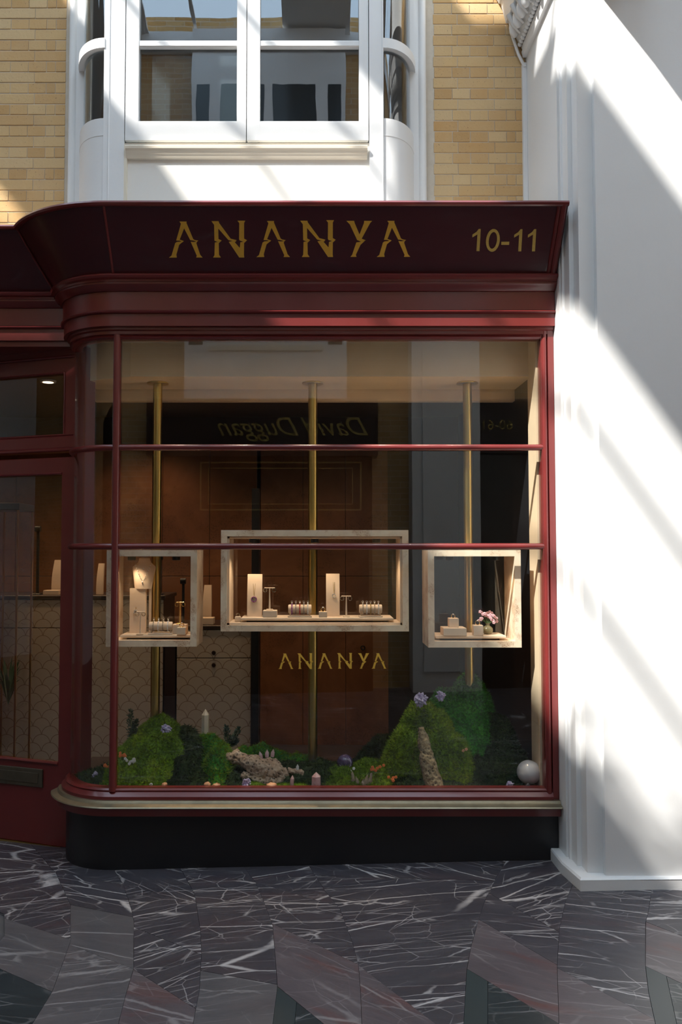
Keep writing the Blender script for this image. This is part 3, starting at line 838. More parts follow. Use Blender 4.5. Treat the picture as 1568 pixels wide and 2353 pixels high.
ck = MB().box(PIERX - .058, PIERX - .004, .235, .70, ZP - .05, ze + .02).build('return_panel', 'black'); tag(ck, 'black return panel behind the pale cheek of the display', 'panel')

# ---- brass poles
poles = []
for px, lb in ((361, 'brass display pole behind the left jewellery box'), (719, 'brass display pole behind the wide central jewellery box'), (1076, 'brass display pole behind the right jewellery box')):
    YP = .385; x = P(px, 1100, YP).x
    t = thing('display_pole', (x, YP, ZP), lb, 'pole', 'brass poles in the window')
    MB().lathe([(.026, 0), (.026, ZCEIL - ZP - .008)], (x, YP, ZP), 20).build('pole_shaft', 'brass', t, 50)
    MB().lathe([(.060, 0), (.062, .003), (.060, .008)], (x, YP, ZCEIL - .008), 24).build('flange', 'brass', t, 40)

# ================================================================== JEWELLERY BOXES
LAMPS = []
def display_box(px0, px1, py0, py1, label, th=.033, depth=.25, liner=False):
    Y0 = .085
    a = P(px0, py1, Y0); bq = P(px1, py0, Y0)
    x0, x1, z0, z1 = a.x, bq.x, a.z, bq.z; Y1 = Y0 + depth
    t = thing('display_box', ((x0 + x1) / 2, (Y0 + Y1) / 2, z0), label, 'display case', 'burl wood display boxes')
    def frame_piece(pl, name):
        MB().prism(pl, lambda p, q, y: (p, y, q), Y0, Y1).build(name, 'burl', t, 20)
    frame_piece([(x0, z0), (x1, z0), (x1 - th, z0 + th), (x0 + th, z0 + th)], 'bottom_panel')
    frame_piece([(x0, z1), (x1, z1), (x1 - th, z1 - th), (x0 + th, z1 - th)], 'top_panel')
    frame_piece([(x0, z0), (x0 + th, z0 + th), (x0 + th, z1 - th), (x0, z1)], 'side_panel')
    frame_piece([(x1, z0), (x1 - th, z0 + th), (x1 - th, z1 - th), (x1, z1)], 'side_panel')
    if liner:
        l = MB(); k = th; w_ = .011
        for (aa, bb, cc, dd) in ((x0 + k, x0 + k + w_, z0 + k, z1 - k), (x1 - k - w_, x1 - k, z0 + k, z1 - k), (x0 + k, x1 - k, z0 + k, z0 + k + w_), (x0 + k, x1 - k, z1 - k - w_, z1 - k)):
            l.box(aa, bb, Y0 + .012, Y1 - .006, cc, dd)
        l.build('inner_liner', 'felt', t, 20)
    # small lamps recessed in the top
    nl = 3 if x1 - x0 > .7 else 2
    for i in range(nl):
        lx = x0 + (x1 - x0) * (i + .5) / nl + (0 if nl == 3 else 0)
        lz = z1 - th - .012 - (.011 if liner else 0)
        MB().lathe([(.013, .016), (.016, .002), (.020, 0), (.022, .002), (.022, .020)], (lx, Y0 + .06, lz - .010), 14, cap=False).build('lamp_cup', 'black', t, 40)
        MB().lathe([(.0125, 0), (.0125, .002)], (lx, Y0 + .06, lz + .004), 12).build('lamp_lens', 'lens', t, 40)
        L = bpy.data.lights.new('lamp_light', 'SPOT'); L.energy = 5.0 if liner else 2.4; L.color = (1, .72, .46)
        L.spot_size = R(115); L.spot_blend = .7; L.shadow_soft_size = .02
        lo = bpy.data.objects.new('lamp_light', L); COL.objects.link(lo); lo.parent = t
        lo.location = Vector((lx, Y0 + .06, lz - .012)) - OFF[t.name]
    # glass back
    MB().box(x0 + th, x1 - th, Y1 - .004, Y1 - .001, z0 + th, z1 - th).build('glass_back', 'caseglass', t)
    return t, x0, x1, z0 + th + (.011 if liner else 0), z1 - th, Y0, Y1
tl = NT('warm_lamp_lens'); MAT['lens'] = tl.pbr(color=(1, .9, .8), ecol=(1, .75, .5), estr=3.0)
BL = display_box(243, 453, 1264, 1486, 'square burl wood display box on the left pole, holding a bust and bracelets')
BC = display_box(507, 939, 1218, 1451, 'wide burl wood display box hanging in the middle of the window', liner=True)
BR = display_box(985, 1197, 1264, 1488, 'square burl wood display box on the right pole, holding rings and pink flowers')

MAT['silver'] = simple('polished_silver', (.86, .84, .80), .16, .1, 60, metal=1)
MAT['goldmetal'] = simple('polished_gold', (.85, .60, .26), .2, .1, 60, metal=1)
MAT['gem'] = simple('clear_gems', (.85, .82, .85), .06, .3, 200, spec=.9)
MAT['gempurple'] = simple('purple_gems', (.35, .10, .35), .08, .4, 200, spec=.9)
MAT['gemred'] = simple('red_gems', (.55, .07, .06), .08, .4, 200, spec=.9)
MAT['gemgreen'] = simple('green_gems', (.12, .45, .28), .08, .4, 200, spec=.9)
def zt_of(box): return box[3]
def tray(box, px0, px1, label, leg=.010):
    Y0, Y1 = box[5] + .035, box[6] - .03
    x0, x1 = PX(px0, Y0, 1460), PX(px1, Y0, 1460); zz = box[3]
    t = thing('display_tray', ((x0 + x1) / 2, (Y0 + Y1) / 2, zz), label, 'tray', 'suede trays in the display boxes')
    MB().bbox(x0, x1, Y0, Y1, zz + leg, zz + leg + .016, .004).build('tray_top', 'felt', t, 25)
    MB().box(x0 + .03, x1 - .03, Y0 + .03, Y1 - .02, zz, zz + leg).build('tray_foot', 'darkwood', t)
    return zz + leg + .016
TL = tray(BL, 276, 441, 'beige suede tray in the left display box')
TC = tray(BC, 553, 905, 'long beige suede tray in the central display box')
TR = tray(BR, 1002, 1164, 'beige suede tray in the right display box')
YF = .165   # usual depth of the jewellery
def slab_stand(px0, px1, pytop, zb, Y, label, curved=True, th=.035):
    x0, x1 = PX(px0, Y, 1400), PX(px1, Y, 1400); z1 = PZ(pytop, Y)
    m = MB(); rows = []
    n = 10
    for i in range(n + 1):
        t = i / n; zz = zb + (z1 - zb) * t
        bow = .035 * t * t if curved else 0
        rows.append([(x0, Y + bow, zz), (x1, Y + bow, zz), (x1, Y + bow + th, zz), (x0, Y + bow + th, zz)])
    m.grid(rows, closed_u=True, cap=True)
    return tag(m.build('necklace_stand', 'felt', sharp=40), label, 'jewellery stand', 'suede necklace stands')
def pendant(px, py, Y, r, mat, label, chain_px=None, top_py=None, zoff=0):
    p = P(px, py, Y); t = thing('pendant_necklace', (p.x, p.y, p.z - r), label, 'necklace')
    m = MB(); m.torus(p, r * .72, r * .28, (0, 1, 0), 16, 6)
    m.build('pendant_ring', 'silver', t, 60)
    g = MB()
    for k in range(9):
        a = 2 * PI * k / 9
        g.ball((p.x + r * .74 * math.cos(a), p.y - r * .25, p.z + r * .74 * math.sin(a)), r * .2, 6, 4)
    g.build('gemstones', mat, t, 25, kind='stuff')
    if top_py:
        q = P(px, top_py, Y); w_ = r * .5
        MB().tube([(p.x, p.y, p.z + r), (q.x - w_, q.y + .03, q.z)], .0012, 5).tube([(p.x, p.y, p.z + r), (q.x + w_, q.y + .03, q.z)], .0012, 5).build('chain', 'goldmetal', t)
    return t
def tstand(px, py_top, zb, Y, halfw_px, label, mat='felt', drop='silver', gem='gem'):
    p = P(px, py_top, Y); w_ = halfw_px * (Y + 4.4) / F
    t = thing('earring_stand', (p.x, Y, zb), label, 'earring stand', 'earring stands in the window')
    MB().bbox(p.x - .018, p.x + .018, Y - .016, Y + .016, zb, zb + .006, .002).build('foot', mat, t, 25)
    MB().tube([(p.x, Y, zb + .006), (p.x, Y, p.z)], [.0055, .003], 10).build('stem', mat, t, 50)
    MB().tube([(p.x - w_, Y, p.z), (p.x + w_, Y, p.z)], .0028, 8).build('crossbar', mat, t, 50)
    for s in (-1, 1):
        e = MB(); c = (p.x + s * w_ * .82, Y - .004, p.z - .012)
        e.torus(c, .0095, .0026, (0, 1, 0), 14, 6).build('earring', drop, t, 60)
        for k in range(5):
            pass
    return t
def roll(px0, px1, py_top, zb, Y, n, mats, label):
    x0, x1 = PX(px0, Y, 1410), PX(px1, Y, 1410); r = .0235
    zc = zb + .012 + .014 + r * .75
    t = thing('bracelet_roll', ((x0 + x1) / 2, Y, zb), label, 'bracelet stand', 'bracelet rolls in the window')
    MB().bbox(x0 - .003, x1 + .003, Y - .028, Y + .028, zb, zb + .008, .002).build('base', 'felt', t, 25)
    [MB().box(a_, a_ + .008, Y - .006, Y + .006, zb + .008, zc).build('support', 'felt', t) for a_ in (x0 + .006, x1 - .014)]
    MB().lathe([(r * .9, 0), (r, .004), (r, x1 - x0 - .004), (r * .9, x1 - x0)], (x0, Y, zc), 24, 'X').build('cushion', 'felt', t, 40)
    for i in range(n):
        xx = x0 + (x1 - x0) * (i + .9) / (n + .8)
        bt = thing('bracelet', (xx, Y, zc - r), '%s bracelet on the %s' % (['first', 'second', 'third', 'fourth', 'fifth'][i], label.split(' bracelet roll')[0].replace('beige ', '') + ' roll, counted from its left end'), 'bracelet', 'bracelets on rolls')
        m = MB()
        nb_ = 26
        for k in range(nb_):
            a = 2 * PI * k / nb_
            rr = .0032 if k % 3 else .0042
            m.ball((xx, Y + (r + .003) * math.cos(a), zc + (r + .003) * math.sin(a)), rr, 6, 4)
        m.build('links', mats[i % len(mats)], bt, 40)
        MB().ball((xx, Y, zc + r + .007), (.0035, .0035, .006), 8, 6).torus((xx, Y, zc + r + .015), .004, .0014, (0, 1, 0), 10, 5).build('clasp', 'silver', bt, 60)
    return t
def ringcube(px0, px1, py_top, zb, Y, label, rlabel, rs=.011, gem='gem'):
    x0, x1 = PX(px0, Y, 1430), PX(px1, Y, 1430); z1 = PZ(py_top, Y); w_ = x1 - x0
    c = MB().bbox(x0, x1, Y - w_ / 2, Y + w_ / 2, zb, z1, .002).build('ring_block', 'felt', sharp=25)
    tag(c, label, 'jewellery block', 'suede ring blocks')
    xm_ = (x0 + x1) / 2
    if rlabel:
        t = thing('ring', (xm_, Y, z1), rlabel, 'ring', 'rings on blocks')
        MB().torus((xm_, Y, z1 + rs * .95), rs, .0024, (0, 1, .15), 18, 6).build('band', 'goldmetal', t, 60)
        m = MB()
        m.lathe([(.001, -.004), (.005, .0), (.0035, .003), (.001, .0035)], (xm_, Y, z1 + rs * 1.95), 8)
        m.ball((xm_ - .006, Y, z1 + rs * 1.8), .0025, 6, 4); m.ball((xm_ + .006, Y, z1 + rs * 1.8), .0025, 6, 4)
        m.build('stones', gem, t, 20)
    return z1
# ---- left box
slab_stand(298, 334, 1352, TL, .20, 'tall plain beige necklace stand below the bust in the left box', False)
def bust():
    Y = .235; x = P(330, 1300, Y).x; zb = PZ(1353, Y - .03); zt = PZ(1283, Y)
    t = thing('necklace_bust', (x, Y, TL), 'beige suede necklace bust in the left display box', 'bust')
    Hh = zt - zb; rows = []
    for f, hw, dy in ((0, .046, -.02), (.15, .050, -.02), (.4, .056, -.014), (.6, .062, -.006), (.72, .064, .0), (.78, .052, .004), (.86, .036, .008), (.93, .031, .008), (1.0, .029, .006)):
        zz = zb + Hh * f; row = []
        for k in range(24):
            a = 2 * PI * k / 24; d = .014 + .010 * (f > .75)
            row.append((x + hw * math.cos(a) + .004, Y + dy + (d + .010) * math.sin(a), zz))
        rows.append(row)
    MB().grid(rows, closed_u=True, cap=True).build('torso', 'felt', t, 60)
    MB().ball((x + .004, Y + .006, zt - .002), (.030, .026, .010), 20, 8).build('neck_cap', 'felt', t, 60)
    MB().bbox(x + .030, x + .042, Y + .006, Y + .02, TL, zb + .03, .003).build('support', 'felt', t, 30)
    nk = thing('necklace', (x, Y - .03, zb + .04), 'sparkling chain necklace with drop pendant worn by the bust', 'necklace')
    m = MB(); g = MB()
    for s in (-1, 1):
        for i in range(15):
            u = i / 14; xx = x + .004 + s * .042 * (1 - u) ** .8; zz = zb + Hh * (.80 - .55 * u)
            yy = Y - .024 - .012 * math.sin(PI * u * .7) - .006
            (g if i % 2 else m).ball((xx, yy, zz), .0032 if i % 2 else .0022, 6, 4)
    m.build('chain_links', 'silver', nk, 60); g.build('gemstones', 'gem', nk, 25, kind='stuff')
    MB().ball((x + .004, Y - .045, zb + Hh * .19), (.005, .004, .009), 8, 6).build('drop', 'silver', nk, 60)
    MB().ball((x + .006, Y - .034, zb + Hh * .66), .004, 8, 6).build('pearl', 'gem', nk, 60)
bust()
pendant(312, 1406, .196, .013, 'gem', 'round silver pendant hanging on the plain stand in the left box', None, 1366)
tstand(323, 1406, TL, .135, 9, 'slim beige earring stand in front of the plain stand in the left box')
roll(344, 397, 1426, TL, .15, 4, ['silver', 'gem', 'silver', 'gem'], 'left box bracelet roll')
zb_ = ringcube(398, 430, 1434, TL, .19, 'wide low beige block at the right of the left box', None)
tstand(414, 1384, zb_, .19, 9, 'gold earring stand on the wide low block in the left box', 'goldmetal', 'goldmetal')
ringcube(408, 428, 1441, TL, .135, 'small beige cube at the front right of the left box', 'gold ring on the small cube in the left box')
# ---- central box
slab_stand(568, 602, 1320, TC, .185, 'curved beige necklace stand left of centre in the wide box', True)
pendant(584, 1377, .186, .018, 'gempurple', 'crescent pendant with purple gems on the left stand of the wide box', None, 1330)
slab_stand(750, 781, 1319, TC, .195, 'curved beige necklace stand right of centre in the wide box', True)
pendant(768, 1369, .197, .012, 'gem', 'small diamond pendant on the right stand of the wide box', None, 1328)
zb_ = ringcube(605, 637, 1402, TC, .165, 'low beige block under an earring stand in the wide box', None)
tstand(620, 1351, zb_, .165, 12, 'beige earring stand raised on a block in the wide box')
roll(663, 716, 1390, TC, .155, 5, ['gempurple', 'silver', 'gemred', 'silver', 'gem'], 'wide box left bracelet roll')
ringcube(733, 752, 1405, TC, .15, 'small beige cube between roll and stand in the wide box', 'gold ring on the small cube in the wide box')
tstand(796, 1370, TC, .16, 11, 'low beige earring stand beside the right stand of the wide box')
roll(826, 878, 1391, TC, .155, 5, ['silver', 'gem', 'goldmetal', 'silver', 'gem'], 'wide box right bracelet roll')
hb = thing('handbag_ornament', (PX(547, .16, 1415), .16, BC[3]), 'tiny beige handbag-shaped ring holder at the left of the wide box', 'ornament')
x = PX(547, .16, 1415)
MB().bbox(x - .016, x + .016, .148, .172, BC[3], BC[3] + .030, .004).build('body', 'felt', hb, 30)
MB().torus((x, .16, BC[3] + .036), .009, .0028, (0, 1, 0), 16, 6).build('handle', 'silver', hb, 60)
# ---- right box
zb_ = ringcube(1016, 1068, 1441, TR, .17, 'wide low beige block in the right display box', None)
ringcube(1031, 1053, 1420, zb_, .17, 'small beige cube standing on the wide block in the right box', 'diamond ring on the raised cube in the right box', .010)
ringcube(1087, 1109, 1436, TR, .145, 'small beige cube beside the flower vase in the right box', 'gold ring on the cube beside the flower vase', .012)
MAT['vase'] = simple('smoky_green_glaze', (.20, .17, .09), .15, .3, 30)
MAT['pinkpetal'] = simple('pink_petals', (.72, .42, .48), .6, .2, 60)
MAT['stem'] = simple('plant_stem', (.10, .16, .05), .6, .3, 40)
Yv = .20; vx = PX(1121, Yv, 1440)
vz = thing('flower_vase', (vx, Yv, TR), 'small round smoky vase in the right display box', 'vase')
MB().lathe([(.014, 0), (.024, .006), (.029, .020), (.027, .034), (.016, .044), (.010, .048), (.011, .056), (.013, .060), (.010, .060), (.009, .050)], (vx, Yv, TR), 20).build('vase_body', 'vase', vz, 60)
fl = thing('flower_posy', (vx, Yv, TR + .05), 'bunch of tiny pink flowers in the round vase', 'flowers')
m = MB(); sm = MB()
pc = P(1121, 1415, Yv)
for i in range(34):
    a = random.uniform(0, 2 * PI); rr = random.uniform(.0, 1) ** .6
    c = Vector((pc.x + .055 * rr * math.cos(a), Yv + .028 * rr * math.sin(a) - .006, pc.z + .028 * rr * math.sin(a * 1.7 + i)))
    if c.x > pc.x + .02: c.z -= .010
    for k in range(5):
        b_ = 2 * PI * k / 5
        m.ball((c.x + .005 * math.cos(b_), c.y - .002, c.z + .005 * math.sin(b_)), (.004, .0022, .004), 6, 4)
    if i % 2 == 0: sm.tube([(vx, Yv, TR + .052), ((vx + c.x) / 2, Yv, (TR + .06 + c.z) / 2 + .004), c], .0009, 4)
m.build('blossoms', 'pinkpetal', fl, 60, kind='stuff'); sm.build('stems', 'stem', fl, 60)

# ---- track of small spots hidden behind the window head
trk = thing('spot_track', (0, .085, 2.80), 'slim black track of small spotlights behind the window head', 'track light')
MB().box(-1.0, PIERX - .09, .075, .095, 2.80, 2.815).build('rail', 'black', trk)
for lx, tx, ty, tz, e in ((-.80, -.82, .13, 1.3, 20), (-.42, -.5, .16, .6, 26), (-.05, 0, .12, 1.3, 26), (.38, .35, .16, .6, 20), (.80, .82, .14, 1.2, 24), (-.70, -.80, .25, .55, 22), (.62, .66, .2, .7, 24)):
    a = Vector((lx, .085, 2.795)); dvec = (Vector((tx, ty, tz)) - a).normalized()
    MB().tube([a, a + dvec * .022], .015, 12, cap=False).build('spot_cup', 'black', trk, 50)
    MB().tube([a + dvec * .008, a + dvec * .010], .013, 12).build('spot_lens', 'lens', trk, 50)
    Lq = bpy.data.lights.new('track_light', 'SPOT'); Lq.energy = e * 1.7; Lq.color = (1, .80, .58); Lq.spot_size = R(38); Lq.spot_blend = .8; Lq.shadow_soft_size = .02
    lo = bpy.data.objects.new('track_light', Lq); COL.objects.link(lo); lo.parent = trk
    lo.location = a + dvec * .026 - OFF[trk.name]; lo.rotation_euler = dvec.to_track_quat('-Z', 'Y').to_euler()

# ================================================================== FURNITURE DEEPER IN THE SHOP
def cabinet(name, x0, x1, Y, ztop, label, drawer=True, depth=.5, knobs=True):
    t = thing(name, ((x0 + x1) / 2, Y + depth / 2, 0), label, 'counter', 'scallop fronted counters')
    MB().box(x0 + .004, x1 - .004, Y + .014, Y + depth, .0, ztop - .03).build('carcass', 'darkwood', t)
    MB().bbox(x0 - .01, x1 + .01, Y - .012, Y + depth + .01, ztop - .03, ztop, .004).build('worktop', 'darkwood', t, 25)
    zd = ztop - .03 - .21
    MB().bbox(x0 + .006, x1 - .006, Y, Y + .014, .06, zd - .003, .002).build('door', 'scallop', t, 25)
    d = MB().bbox(x0 + .006, x1 - .006, Y, Y + .014, zd + .003, ztop - .034, .002).build('drawer', 'scallop', t, 25)
    if knobs:
        for zz in (zd + .04, zd - .05):
            MB().lathe([(.013, 0), (.016, -.006), (.012, -.014)], (x0 + (x1 - x0) * .5, Y, zz), 12, 'Y').build('lock', 'darkwood', t, 40)
    return t
CY_ = 1.85
dq = CY_ + 4.4
cabinet('counter', PX(-60, CY_, 1500), PX(376, CY_, 1500), CY_, PZ(1368, CY_), 'tall scallop patterned counter seen through the door and curved corner', knobs=False)
cabinet('counter', PX(405, CY_, 1500), PX(578, CY_, 1500), CY_, PZ(1437, CY_), 'lower scallop patterned counter behind the left display box')
p_ = MB().box(PX(377, CY_, 1500), PX(402, CY_, 1500), CY_ + .02, CY_ + .2, 0, PZ(1442, CY_)).build('dark_wood_post', 'darkwood'); tag(p_, 'dark wood post between the two scallop counters', 'post')
p_ = MB().box(PX(580, CY_, 1500), PX(597, CY_, 1500), CY_ - .10, CY_ - .02, 0, 2.1).build('dark_post', 'black'); tag(p_, 'black upright post beside the lower scallop counter', 'post')
# wall of brown burl cupboards at the back
YB = 2.85
def burl_wall(xa, xb, n, z0, z1, label):
    t = thing('burl_cupboard', ((xa + xb) / 2, YB + .15, 0), label, 'cupboard', 'burl cupboards at the back')
    MB().box(xa, xb, YB + .014, YB + .38, 0, z1).build('carcass', 'darkwood', t)
    MB().box(xa, xb, YB - .0, YB + .014, 0, z0 - .004).build('plinth', 'black', t)
    for i in range(n):
        a = xa + (xb - xa) * i / n + .002; b = xa + (xb - xa) * (i + 1) / n - .002
        MB().bbox(a, b, YB - .006, YB + .014, z0, z0 + 1.45, .002).build('door', 'brownburl', t, 25)
        MB().bbox(a, b, YB - .006, YB + .014, z0 + 1.454, z1 - .01, .002).build('upper_door', 'brownburl', t, 25)
    return t
zq = PZ(1718, YB)
burl_wall(PX(598, YB, 1500), PX(893, YB, 1500), 3, zq, 2.55, 'brown burl cupboard doors at the back behind the central box')
burl_wall(PX(262, YB, 1500), PX(590, YB, 1500), 3, zq, 2.55, 'brown burl cupboard doors behind the lower scallop counter')
burl_wall(PX(-80, YB, 1500), PX(256, YB, 1500), 3, zq, 2.55, 'brown burl cupboard doors seen through the shop door')
sg_ = MB(); kx, kz = P(834, 1488, YB).x, P(834, 1488, YB).z
sg_.torus((kx, YB - .02, kz), .016, .005, (0, 1, 0), 16, 6); tag(sg_.build('key_ring_pull', 'black'), 'small black ring pull on the back cupboard door', 'handle')
# glass case with shelves at the far left behind the door
Yg = 1.45; x0, x1 = PX(-30, Yg, 1400), PX(38, Yg, 1400); z0, z1 = .35, PZ(1172, Yg)
gc = thing('glass_cabinet', ((x0 + x1) / 2, Yg + .15, 0), 'tall brass-edged glass cabinet seen through the door', 'cabinet')
m = MB()
for a in (x0, x1):
    for y in (Yg, Yg + .3): m.box(a - .006, a + .006, y - .006, y + .006, 0, z1)
m.build('brass_frame', 'brass', gc)
for zz in (.55, PZ(1440, Yg), PZ(1340, Yg), PZ(1262, Yg)): MB().box(x0, x1, Yg, Yg + .3, zz - .006, zz).build('shelf', 'caseglass', gc)
MB().bbox(x0 - .01, x1 + .01, Yg - .01, Yg + .31, z1, z1 + .05, .004).build('top', 'black', gc, 25)
MB().box(x0 + .004, x1 - .004, Yg - .002, Yg + .002, .3, z1).build('front_glass', 'caseglass', gc)
MAT['leafgreen'] = simple('dark_green_leaves', (.045, .10, .03), .5, .4, 20)
pb = MB()
for i in range(60):
    a = random.uniform(0, 2 * PI); l = random.uniform(.15, .34)
    c = Vector(((x0 + x1) / 2, Yg + .15, .56)); tip = c + Vector((math.cos(a) * .09, math.sin(a) * .09, l))
    sd_ = Vector((-math.sin(a), math.cos(a), 0)) * .008
    mid = c + (tip - c) * .6 + Vector((0, 0, .05))
    pb.add([c, mid + sd_, tip, mid - sd_], [(0, 1, 2, 3)])
tag(pb.build('potted_grass', 'leafgreen'), 'spiky green plant low in the glass cabinet', 'plant')
# black upright picture lights on the counters
def easel(px, pyb, pyt, Y, label):
    b_ = P(px, pyb, Y); z1_ = PZ(pyt, Y)
    t = thing('lamp_stand', (b_.x, Y, b_.z), label, 'lamp', 'black lamp stands on the counters')
    MB().bbox(b_.x - .03, b_.x + .03, Y - .03, Y + .03, b_.z, b_.z + .008, .002).build('base', 'black', t, 25)
    MB().box(b_.x - .009, b_.x + .009, Y - .009, Y + .009, b_.z + .008, z1_).build('stem', 'black', t)
    MB().lathe([(.022, -.02), (.022, .02)], (b_.x, Y - .01, z1_), 14, 'X').build('head', 'black', t, 40)
zc1_, zc2_ = PZ(1368, CY_), PZ(1437, CY_)
easel(86, 1366, 1215, CY_ + .12, 'black lamp stand on the tall counter behind the door glass')
easel(368, 1366, 1280, CY_ + .12, 'black lamp stand on the tall counter beside the bust')
easel(421, 1434, 1335, CY_ + .12, 'black lamp stand on the lower counter in the middle')
# jewellery stands on the counters
def counter_stand(px0, px1, pyt, zc, Y, label):
    xa, xb = PX(px0, Y, 1340), PX(px1, Y, 1340); zt_ = PZ(pyt, Y)
    rows = []
    for i in range(9):
        t = i / 8; bow = .05 * t * t; sh = 1 - .18 * max(0, t - .55) / .45
        xm_ = (xa + xb) / 2; hw = (xb - xa) / 2 * sh
        rows.append([(xm_ - hw, Y + bow, zc + (zt_ - zc) * t), (xm_ + hw, Y + bow, zc + (zt_ - zc) * t), (xm_ + hw, Y + bow + .03, zc + (zt_ - zc) * t), (xm_ - hw, Y + bow + .03, zc + (zt_ - zc) * t)])
    tag(MB().grid(rows, closed_u=True, cap=True).build('necklace_stand', 'felt', sharp=40), label, 'jewellery stand', 'necklace stands on the counters')
counter_stand(118, 142, 1287, zc1_, CY_ + .15, 'curved beige stand on the tall counter seen through the door')
counter_stand(221, 236, 1295, zc1_, CY_ + .15, 'narrow beige stand on the tall counter seen through the curved corner')
counter_stand(466, 486, 1345, zc2_ + .022, CY_ + .18, 'beige stand on the lower counter between the boxes')
tb = MB().bbox(PX(462, CY_ + .1, 1430), PX(492, CY_ + .1, 1430), CY_ + .05, CY_ + .16, zc2_, zc2_ + .05, .003).build('jewellery_block', 'felt', sharp=25); tag(tb, 'low beige block on the lower counter between the boxes', 'jewellery block')
tb = MB().bbox(PX(105, CY_ + .1, 1360), PX(140, CY_ + .1, 1360), CY_ + .04, CY_ + .13, zc1_, zc1_ + .035, .003).build('jewellery_block', 'felt', sharp=25); tag(tb, 'low beige block on the tall counter behind the door', 'jewellery block')
# lamps in the shop ceiling (recessed spots)
for i, (x, y, e) in enumerate(((-1.9, 1.55, 16), (-.85, 1.5, 18), (-.2, 1.9, 16), (-1.4, 2.3, 16), (.45, 2.1, 5), (-2.6, 1.9, 10))):
    t = thing('ceiling_spot', (x, y, SZ1 - .02), ['recessed ceiling spotlight nearest the door', 'recessed ceiling spotlight above the lower counter', 'recessed ceiling spotlight behind the central pole', 'recessed ceiling spotlight over the back aisle', 'recessed ceiling spotlight towards the dark side wall', 'recessed ceiling spotlight near the left wall'][i], 'spotlight', 'recessed ceiling spots')
    MB().lathe([(.055, 0), (.058, .012), (.045, .02)], (x, y, SZ1 - .02), 18).build('rim', 'white', t, 40)
    MB().lathe([(.038, 0), (.038, .002)], (x, y, SZ1 - .0215), 16).build('lens', 'lens', t, 40)
    L = bpy.data.lights.new('spot_light', 'SPOT'); L.energy = e * 1.9; L.color = (1, .62, .34); L.spot_size = R(120); L.spot_blend = .8; L.shadow_soft_size = .04
    lo = bpy.data.objects.new('spot_light', L); COL.objects.link(lo); lo.parent = t; lo.location = (0, 0, -.01)

# ================================================================== THE REST OF THE ARCADE (roof and facing side)
XA, XB = -11.0, 11.0
OY = -5.4
def roofz(y): return 8.5 - .16 * abs(y + 2.45)
# upper continuation of this side
m = MB(); m.box(XA, -4.5, BW + .008, BW + .24, -.3, 8.3).box(-4.5, 4.6, BW + .008, BW + .24, 6.4, 8.3).box(4.6, XB, BW + .008, BW + .24, -.3, 8.3)
o_ = m.build('wall_front_upper', 'farbrick', origin=(0, 0, 0)); tag(o_, 'brick wall of the arcade continuing above and beside the shop', kind='structure')
for i, x in enumerate((XA, XB)):
    o_ = MB().box(x - .05, x + .05, OY - .2, .7, -.3, 8.3).build('wall_sky_block', 'white'); tag(o_, 'plain white wall added at the arcade end to block the sky', kind='structure')  # unseen walls added to keep sky light out at the ends
# roof: transverse ribs, glazing bars, ridge and gutters
roof = thing('ceiling_arcade', (0, -2.45, 8.0), 'glazed arcade roof with white ribs and glazing bars', kind='structure')
def rib(x0, x1, th, name):
    m = MB()
    for ya, yb in ((OY - .1, -2.45), (-2.45, .5)):
        za, zb_ = roofz(ya), roofz(yb)
        m.add([(x0, ya, za - th), (x1, ya, za - th), (x1, yb, zb_ - th), (x0, yb, zb_ - th), (x0, ya, za), (x1, ya, za), (x1, yb, zb_), (x0, yb, zb_)],
              [(3, 2, 1, 0), (4, 5, 6, 7), (0, 1, 5, 4), (1, 2, 6, 5), (2, 3, 7, 6), (3, 0, 4, 7)])
    return m.build(name, 'white', roof, 20)
rib(-2.90, -2.08, .04, 'rib'); rib(-5.42, -4.43, .04, 'rib'); rib(-.40, .42, .04, 'rib'); rib(2.1, 2.92, .04, 'rib'); rib(4.6, 5.42, .04, 'rib')
rib(XA, -6.05, .05, 'solid_bay'); MB().add([(-6.06, OY - .1, roofz(OY) - .06), (-5.41, OY - .1, roofz(OY) - .06), (-5.41, -2.99, roofz(-2.99) - .06), (-6.06, -2.99, roofz(-2.99) - .06), (-6.06, OY - .1, roofz(OY) - .01), (-5.41, OY - .1, roofz(OY) - .01), (-5.41, -2.99, roofz(-2.99) - .01), (-6.06, -2.99, roofz(-2.99) - .01)], [(3, 2, 1, 0), (4, 5, 6, 7), (0, 1, 5, 4), (1, 2, 6, 5), (2, 3, 7, 6), (3, 0, 4, 7)]).build('sun_blocker_panel', 'white', roof); rib(7.2, XB, .05, 'solid_bay')  # left solid bay and the panel added to keep sun off floor and door
for k in range(-5, 18):
    x = -3.27 + .6 * k
    if x < -6 or x > 7.1: continue
    rib(x - .022, x + .022, .03, 'glazing_bar')
MB().box(-2.10, -1.70, -2.42, -.9, 8.20, 8.24).build('brick_sun_blocker', 'white', roof)  # unseen slabs added from here to keep sun off the brick
MB().box(-1.72, -1.30, -1.95, -1.53, 8.20, 8.24).build('brick_sun_blocker', 'white', roof)
MB().box(-4.45, -4.02, -1.85, -.9, 8.20, 8.24).build('brick_sun_blocker', 'white', roof)
MB().box(XA, XB, -2.465, -2.435, 8.47, 8.50).build('ridge', 'white', roof)
MB().box(XA, XB, OY - .15, OY + .12, roofz(OY) - .2, roofz(OY) + .02).build('gutter', 'white', roof)
